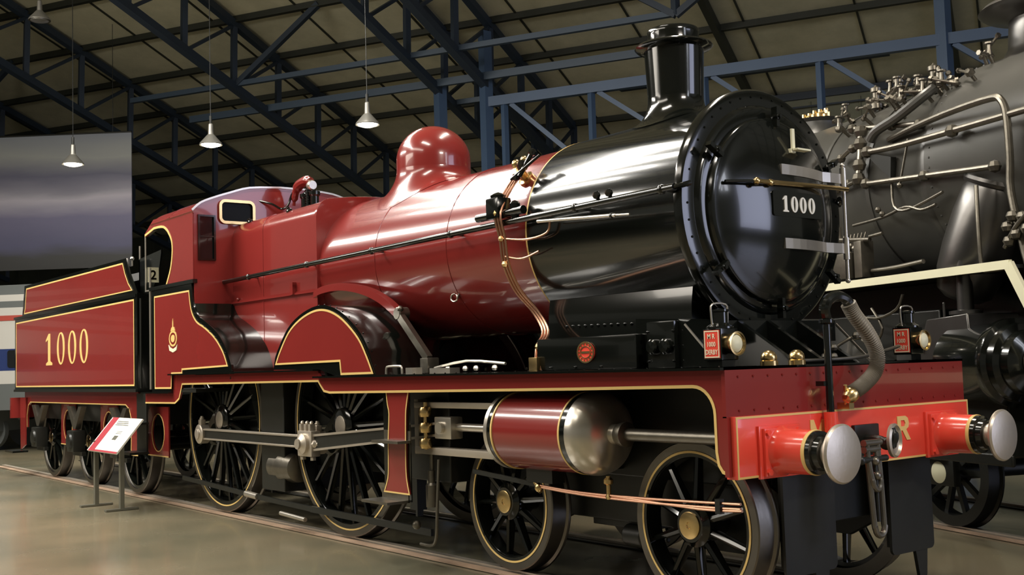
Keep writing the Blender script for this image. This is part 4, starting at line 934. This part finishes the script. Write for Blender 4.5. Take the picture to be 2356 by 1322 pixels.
# ------------------------------------------------------------------ black locomotive on the next track (local coordinates: s forward, t to its left)
bl = tag(empty('steam_locomotive', tuple(BO), BH), 'grimy black steam locomotive with cream edged footplate behind the crimson one', 'locomotive')
def Bq(mb, n, m, parent=bl, **k): return mb.build(n, m, parent, **k)
BZ, BR = 3.33, 1.0
mb = MB(); mb.lathe((-9, 0, BZ-.03), (1, 0, 0), [(0, .98), (5, .99), (8.2, BR), (8.22, BR+.012), (8.30, BR+.012), (8.32, BR)], 96, cap=False)
for x in (1.5, 3.4, 5.2, 6.6, 7.4): mb.lathe((-9+x, 0, BZ-.03), (1, 0, 0), [(0, BR-.01), (.002, BR+.008), (.06, BR+.008), (.062, BR-.01)], 96, cap=False)
Bq(mb, 'boiler', 'enginegrime')
mb = MB(); mb.lathe((-.68, 0, BZ), (1, 0, 0), [(0, BR), (.01, BR+.03), (2.2, BR+.03), (2.25, BR+.06), (2.32, BR+.06), (2.34, .9), (2.34, 0)], 96, cap=False)
for k in range(40):
    a = PI*.15+k*.09; mb.ball((-.60, -(BR+.03)*math.cos(a-PI*.5), BZ+(BR+.03)*math.sin(a-PI*.5)), .012, 6)
Bq(mb, 'smokebox', 'enginegrime')
mb = MB(); mb.lathe((-.12, 0, 4.22), (0, 0, 1), [(0, .50), (.06, .42), (.16, .36), (.42, .34), (.46, .42), (.49, .56), (.52, .60), (.56, .56), (.60, .42), (.63, .38), (.63, .25), (.3, .25)], 48, cap=False); Bq(mb, 'chimney', 'casing')
mb = MB(); mb.lathe((-3.85, 0, 4.28), (0, 0, 1), [(0, .34), (.06, .30), (.16, .29), (.20, .34), (.20, 0)], 32); mb.use(1)
for k in range(9): mb.lathe((-4.15+k*.075, -.12+.03*(k % 3), 4.48), (0, 0, 1), [(0, .05), (.05, .05), (.06, .03), (.10, .028), (.11, 0)], 10)
mb.cyl((-4.2, -.1, 4.55), (-3.5, -.1, 4.53), .022); Bq(mb, 'safety_valve', ['enginegrime', 'brass'])
mb = MB(); mb.lathe((.04, -.86, 3.06), (-.42, -.10, -1.05), [(0, .22), (.08, .26), (.30, .285), (.60, .295), (.82, .285), (1.0, .24), (1.06, .16), (1.07, 0)], 40)
mb.lathe((.04, -.84, 3.10), (-.42, -.10, -1.05), [(0, .27), (.03, .28), (.06, .27), (.06, 0)], 40); Bq(mb, 'steam_pipe', 'casing')
mb = MB(); mb.cyl((-.12, -1.12, 1.95), (-.12, -1.12, 2.4), .07); mb.lathe((-.12, -1.12, 1.93), (0, 0, 1), [(0, .14), (.03, .14), (.04, .08)], 20); Bq(mb, 'exhaust_pipe', 'casing')
# pipework on its side
def BP(pts, r, name='boiler_pipe', m='pipework', balls=()):
    mb = MB(); mb.tube(pts, r, smooth=4)
    for b in balls: mb.ball(b, r*2.1, 8)
    return Bq(mb, name, m)
BP([(-1.50, -1.08, 3.30), (0.32, -1.10, 3.155)], .027, 'handrail', balls=[(-1.48, -1.08, 3.30), (-.6, -1.09, 3.23), (.30, -1.1, 3.157)])
mb = MB(); mb.bar((-.95, -1.09, 3.20), (-.82, -1.07, 3.62), .012, .02); mb.ball((-.95, -1.09, 3.2), .03); Bq(mb, 'pipe_clip', 'pipework')
BP([(-1.474, -1.06, 3.615), (-.8, -1.08, 3.575), (.9, -1.12, 3.55)], .03, balls=[(-1.46, -1.06, 3.615), (-.2, -1.09, 3.565)])
BP([(-1.25, -.95, 3.70), (-.77, -1.0, 3.735), (-.2, -1.06, 3.75), (.30, -1.10, 3.74), (.44, -1.12, 3.69), (.49, -1.12, 3.55), (.50, -1.12, 3.2), (.49, -1.12, 2.9), (.60, -1.12, 2.4), (.7, -1.12, 2.1)], .032)
BP([(-1.85, -.95, 3.93), (-.77, -.95, 3.76)], .026, balls=[(-1.83, -.95, 3.93), (-1.2, -.95, 3.83), (-.8, -.95, 3.76)])
BP([(-1.60, -1.02, 3.87), (-1.57, -1.06, 3.6), (-1.565, -1.10, 3.38)], .034, 'clack_valve', balls=[(-1.6, -1.02, 3.85), (-1.58, -1.05, 3.72), (-1.57, -1.08, 3.5), (-1.565, -1.1, 3.36)])
BP([(-1.95, -1.02, 3.64), (-1.75, -1.04, 3.70), (-1.6, -1.04, 3.72)], .024, balls=[(-1.95, -1.02, 3.64), (-1.72, -1.04, 3.70)])
BP([(-2.4, -1.02, 3.30), (-2.0, -1.05, 3.32), (-1.56, -1.08, 3.36)], .02, balls=[(-2.0, -1.05, 3.32), (-1.8, -1.05, 3.36)])
BP([(-1.784, -1.03, 2.92), (-1.29, -1.04, 2.94), (-.93, -1.05, 2.99), (-.70, -1.06, 2.93), (-.50, -1.06, 2.95)], .015, balls=[(-1.29, -1.05, 2.97), (-1.35, -1.05, 3.02)])
BP([(-1.13, -1.04, 3.25), (-1.10, -1.05, 3.02), (-.9, -1.05, 2.96), (-.4, -1.06, 3.05)], .014)
BP([(.24, -1.25, 3.0), (.27, -1.28, 2.6), (.29, -1.28, 2.30), (.36, -1.25, 2.27), (.5, -1.2, 2.28)], .018)
random.seed(3)   # valves and unions lying over the boiler shoulder, each its own part
for k in range(26):
    mb = MB(); s_ = -2.35+k*.082+random.uniform(-.04, .04); a = R(random.uniform(36, 70)); r_ = BR+random.uniform(.05, .14)
    p = V(s_, -r_*math.cos(a), BZ+r_*math.sin(a)); n_ = V(0, -math.cos(a), math.sin(a)); g = V(random.uniform(-1, 1), random.uniform(-.4, .4), random.uniform(-.3, .6)).normalized()
    q = p+g*random.uniform(.10, .24); t_ = random.uniform(.016, .032)
    mb.cyl(p-n_*(r_-.95), p, .018, n=8); mb.lathe(p-g*.05, g, [(0, t_), (.02, t_*1.5), (.04, t_*1.5), (.05, t_), (.09, t_*1.1), (.10, t_*.6)], 6); mb.cyl(p, q, .013, n=8); mb.lathe(q, g, [(0, .026), (.03, .026), (.03, 0)], 6)
    if k % 3 == 0: mb.lathe(p, V(0, 0, 1), [(0, .03), (.06, .02), (.10, .02), (.105, .045), (.12, .045), (.12, 0)], 10)
    Bq(mb, 'boiler_valve', 'pipework')
for (s_, a) in ((-2.05, 62), (-1.75, 66), (-1.1, 60)):
    mb = MB(); a = R(a); p = V(s_, -BR*math.cos(a), BZ+BR*math.sin(a)); mb.lathe(p, V(0, 0, 1), [(0, .07), (.05, .07), (.07, .04), (.17, .04), (.18, .06), (.22, .06), (.24, .02), (.26, 0)], 14)
    Bq(mb, 'stop_cock', 'pipework')
mb = MB(); mb.lathe((-.98, -.55, 4.12), (.05, 0, 1), [(0, .05), (.10, .03), (.25, .022), (.27, 0)], 12); Bq(mb, 'whistle', 'pipework')
mb = MB()   # lagged feed pipe beside the cluster
mb.tube([(-1.4, -1.06, 3.72), (-1.3, -1.05, 3.80), (-1.05, -1.0, 3.88), (-.8, -.93, 4.0), (-.75, -.8, 4.1)], .05, smooth=4); Bq(mb, 'feed_pipe', 'enginegrime')
mb = MB()   # sanding tower bracket
mb.plate([(-1.5, 3.62), (-1.1, 3.50), (-1.12, 3.30), (-1.35, 3.48)], -1.0, -1.06, XZ); Bq(mb, 'pipe_bracket', 'chassis')
mb = MB()   # mechanical lubricator standing on the footplate
mb.rbox(-1.85, -1.55, -1.28, -1.08, 2.36, 2.62, .02); mb.rbox(-1.50, -1.38, -1.25, -1.1, 2.36, 2.72, .01); mb.cyl((-1.9, -1.2, 2.78), (-1.3, -1.2, 2.72), .022)
for k in range(7): mb.ball((-1.85+k*.05, -1.2, 2.66+.03*(k % 2)), .032, 8); mb.cyl((-1.85+k*.05, -1.15, 2.6), (-1.85+k*.06, -1.1, 2.82), .008, n=6)
mb.cyl((-1.78, -1.2, 2.75), (-1.78, -1.2, 2.90), .014); mb.tube([(-1.35, -1.15, 2.42), (-1.0, -1.15, 2.42), (-.6, -1.15, 2.44)], .022)
mb.tube([(-1.3, -1.2, 2.75), (-1.1, -1.2, 2.76)], .016, smooth=1); Bq(mb, 'lubricator', 'pipework')
mb = MB()
for (x, z) in ((.49, 2.62), (.58, 2.55), (.55, 2.7), (.66, 2.68), (.5, 2.5), (.7, 2.58)): mb.ball((x, -1.18, z), .05, 8)
mb.tube([(.45, -1.18, 2.45), (.6, -1.2, 2.6), (.8, -1.2, 2.75)], .02); Bq(mb, 'steam_valve', 'pipework')
# footplate with its cream edge
mb = MB(); mb.use(1); mb.box(-9, .60, -1.28, -.6, 2.27, 2.30); mb.box(-9, .60, .6, 1.28, 2.27, 2.30)
mb.use(0)
for s in (-1, 1):
    a, b = sorted((s*1.275, s*1.31)); mb.box(-9, .62, a, b, 2.262, 2.335)
    mb.bar((.60, s*1.292, 2.30), (1.10, s*1.292, 1.42), .035, .09); mb.box(1.06, 2.3, a, b, 1.36, 1.44)
mb.use(1); mb.box(1.05, 2.3, -1.28, 1.28, 1.36, 1.39)
Bq(mb, 'footplate', ['cream', 'chassis'])
mb = MB(); mb.plate([(-.55, 1.45), (-.55, 1.62), (-.42, 1.90), (.10, 1.93), (.14, 1.45)], -1.30, -.75, XZ); mb.cyl((-.3, -1.2, 1.9), (-.3, -1.2, 2.05), .012); mb.ball((-.50, -1.31, 1.64), .03); mb.ball((.05, -1.31, 1.66), .03)
Bq(mb, 'steam_chest', 'casing', bevel=.02)
for s in (-1, 1):
    mb = MB(); mb.lathe((-.15, s*1.15, 1.50), (1, 0, 0), [(0, .05), (0, .33), (.5, .34), (.55, .37), (.62, .37), (.64, .33), (.70, .32), (.72, .27), (.80, .26), (.83, .18), (.86, .1), (.86, 0)], 48)
    mb.use(1); mb.lathe((.70, s*1.15, 1.50), (1, 0, 0), [(0, .15), (.02, .15), (.03, .12), (.03, 0)], 24); Bq(mb, 'cylinder', ['black', 'pipework'])
mb = MB(); mb.box(-9, 2.2, -.65, .65, .75, 2.3); mb.box(-9, -.6, -1.0, 1.0, 1.2, 2.0); mb.box(-.3, .4, -1.2, 1.2, .72, 1.2); mb.box(-9, .5, -1.28, -1.24, .66, .76)
mb.box(2.15, 2.25, -1.3, 1.3, .9, 1.4)
Bq(mb, 'main_frames', 'chassis', bevel=.015)
for s in (-1, 1):
    mb = MB(); mb.tube([(-1.6, s*1.24, 2.0), (-1.2, s*1.24, 1.95), (-.9, s*1.24, 2.02), (-.8, s*1.24, 2.15)], .014); mb.tube([(-1.3, s*1.22, 2.05), (-1.15, s*1.22, 1.85), (-1.3, s*1.22, 1.7), (-1.5, s*1.2, 1.75)], .014); mb.cyl((-1.8, s*1.2, 1.75), (-1.35, s*1.2, 1.8), .02)
    Bq(mb, 'brake_pipe', 'pipework')
def bwheel(x, r, s, n):
    mb = MB(); mb.lathe((x, s*.67, r), (0, s, 0), [(0, r+.028), (.02, r+.03), (.03, r+.003), (.15, r), (.155, r-.1), (.12, r-.1), (0, r-.1), (0, r+.028)], 64, cap=False)
    for k in range(n):
        a = 2*PI*k/n; mb.bar((x+.08*math.cos(a), s*.76, r+.08*math.sin(a)), (x+(r-.09)*math.cos(a), s*.76, r+(r-.09)*math.sin(a)), .045, .05)
    mb.lathe((x, s*.67, r), (0, s, 0), [(0, .12), (.2, .13), (.22, .1), (.22, 0)], 24)
    if s < 0: mb.cyl((x, -.7, r), (x, .7, r), .08)
    w_ = Bq(mb, 'wheel', 'chassis'); return w_
for s in (-1, 1):
    bwheel(-.80, .50, s, 10); bwheel(1.2, .50, s, 10)
    for x in (-3.2, -5.2, -7.2): bwheel(x, .82, s, 14)
mb = MB(); mb.rbox(-1.0, -.6, -.95, -.87, .38, .62, .02); mb.use(1); mb.lathe((-.80, -.93, .50), (0, -1, 0), [(0, .10), (.02, .10), (.03, .07), (.03, 0)], 24)
mb.use(0); mb.box(-3.0, -.7, -1.0, -.93, .62, .68); Bq(mb, 'axle_box', ['chassis', 'cream'])

# ------------------------------------------------------------------ information stand
st = tag(empty('information_stand', (-9.3, -1.6, -.03)), 'tilted white and red information panel on two grey posts beside the tender', 'sign')
O = Vector((-9.3, -1.6, -.03))
def Sg(x, y, z): return (x-O.x, y-O.y, z-O.z)
for (x, y) in ((-9.68, -1.612), (-8.91, -1.545)):
    mb = MB(); mb.box(*[v for v in (x-O.x-.03, x-O.x+.03, y-O.y-.025, y-O.y+.025, 0, .83)]); mb.box(x-O.x-.04, x-O.x+.04, y-O.y-.2, y-O.y+.2, 0, .02); mb.build('post', 'post', st)
dn = V(0, .33, .40); nn = V(0, -.40, .33).normalized()
def pan(x0, x1, v0, v1, th=.012, off=0):
    b = V(0, -1.70, .67); ps = []
    for o_ in (off, off+th):
        for (x, v) in ((x0, v0), (x1, v0), (x1, v1), (x0, v1)): p = b+dn*v+nn*o_; ps.append(V(x, p.y, p.z)-O)
    return ps, [(3, 2, 1, 0), (4, 5, 6, 7), (0, 1, 5, 4), (1, 2, 6, 5), (2, 3, 7, 6), (3, 0, 4, 7)]
mb = MB(); mb.add(*pan(-9.72, -8.60, 0, 1, .02)); mb.use(1); mb.add(*pan(-9.68, -9.46, 0, 1, .003, .02)); mb.add(*pan(-9.46, -8.60, .0, .05, .002, .02)); mb.use(2); mb.add(*pan(-9.12, -8.98, .36, .48, .003, .02))
for k in range(3): mb.add(*pan(-9.4, -9.0+.04*k, .88-.05*k, .90-.05*k, .002, .02))
for k in range(3): mb.add(*pan(-9.15, -8.95, .60-.03*k, .61-.03*k, .002, .02))
mb.build('panel', ['white', 'signred', 'post'], st)

# ------------------------------------------------------------------ hanging banner
ba = Vector((-29.4, 1.15, 0)); bb = Vector((-26.4, 4.64, 0)); dirb = (bb-ba).normalized(); ba = bb-dirb*5.4
bn = tag(empty('banner', (ba.x, ba.y, 4.7)), 'large dark blue grey printed banner hanging above the tender', 'banner')
mb = MB(); n_ = V(-dirb.y, dirb.x, 0)*.02; q = bb-ba
mb.add([n_, q+n_, q+n_+V(0, 0, 3.83), n_+V(0, 0, 3.83), -n_, q-n_, q-n_+V(0, 0, 3.83), -n_+V(0, 0, 3.83)], [(0, 1, 2, 3), (7, 6, 5, 4), (0, 4, 5, 1), (1, 5, 6, 2), (2, 6, 7, 3), (3, 7, 4, 0)])
mb.build('banner_cloth', 'banner', bn)
mb = MB(); mb.cyl(V(0, 0, 3.85), q+V(0, 0, 3.85), .03); mb.cyl(q*.1+V(0, 0, 3.85), q*.1+V(0, 0, 7), .008); mb.cyl(q*.9+V(0, 0, 3.85), q*.9+V(0, 0, 7), .008); mb.build('hanging_pole', 'chassis', bn)

# ------------------------------------------------------------------ coach in the background at the left edge
co = tag(empty('railway_coach', (-23.6, 1.2, -.03), R(43)), 'white and blue railway coach partly hidden behind the tender', 'coach')
mb = MB()
for (z0, z1, m_, o_) in ((.95, 1.55, 3, 0), (1.55, 1.85, 0, 0), (1.85, 2.35, 1, .0), (2.35, 3.0, 0, 0), (3.0, 3.12, 2, .01), (3.12, 3.3, 0, .0), (3.3, 3.45, 3, -.01), (3.45, 3.6, 0, -.02), (3.6, 3.7, 3, -.05)):
    mb.use(m_); mb.box(-14, 2.0, -1.4-o_, 1.4+o_, z0, z1)
mb.use(3); mb.box(-14, 2.0, -1.1, 1.1, 3.7, 3.85)
mb.build('coach_body', ['coach_white', 'coach_blue', 'coach_red', 'coach_grey'], co)
for k in range(8):
    mb = MB(); mb.plate(rrect(-13+k*1.9, -11.7+k*1.9, 1.92, 2.32, .06), -1.39, -1.415, XZ); mb.build('coach_window', 'glass', co)
for x in (-11, -1.5):
    mb = MB(); mb.box(x-1.3, x+1.3, -1.1, 1.1, .45, .95)
    for dx in (-.9, .9):
        for s in (-1, 1): mb.lathe((x+dx, s*.68, .46), (0, s, 0), [(0, .46), (.13, .45), (.13, 0)], 28)
    mb.build('coach_bogie', 'coach_grey', co)

# ------------------------------------------------------------------ pendant lamps
def pendant(pos, label, on=True, zr=None):
    x, y, z = pos; r_ = tag(empty('pendant_lamp', pos), label, 'ceiling lamp', 'pendant lamps under the roof')
    mb = MB(); mb.lathe((0, 0, 0), (0, 0, 1), [(0, .235), (.015, .24), (.05, .22), (.14, .14), (.2, .09), (.22, .07)], 32, cap=False)
    mb.lathe((0, 0, .22), (0, 0, 1), [(0, .06), (.22, .05), (.25, .02), (.25, 0)], 16); mb.build('lamp_shade', 'lampshade', r_)
    b = (x*Bv.x+y*Bv.y); top = roofz(b)-z-.1
    mb = MB(); mb.cyl((0, 0, .46), (0, 0, top), .008, n=6); mb.cyl((0, 0, .46), (0, 0, .62), .03, n=8); mb.build('lamp_cord', 'chassis', r_)
    mb = MB(); mb.lathe((0, 0, .02), (0, 0, -1), [(0, .2), (.03, .19), (.06, .1), (.065, 0)], 24, cap=False); mb.build('bulb', 'bulb' if on else 'lampshade', r_)
    if on:
        d = bpy.data.lights.new('lamp_light', 'SPOT'); d.energy = 350; d.color = (1, .92, .76); d.shadow_soft_size = .15; d.spot_size = R(150); d.spot_blend = .6
        l = bpy.data.objects.new('lamp_light', d); C.objects.link(l); l.parent = r_; l.location = (0, 0, -.1)
pendant((-13.89, 5.0, 6.42), 'lit pendant lamp, rightmost, above the gap behind the dome')
pendant((-17.22, 3.15, 6.42), 'lit pendant lamp hanging above the locomotive cab')
pendant((-20.75, 1.36, 6.42), 'lit pendant lamp in front of the hanging banner')
pendant((-20.7, .63, 9.6), 'unlit pendant lamp at the top left corner under the roof', on=False)
bpy.context.view_layer.update()
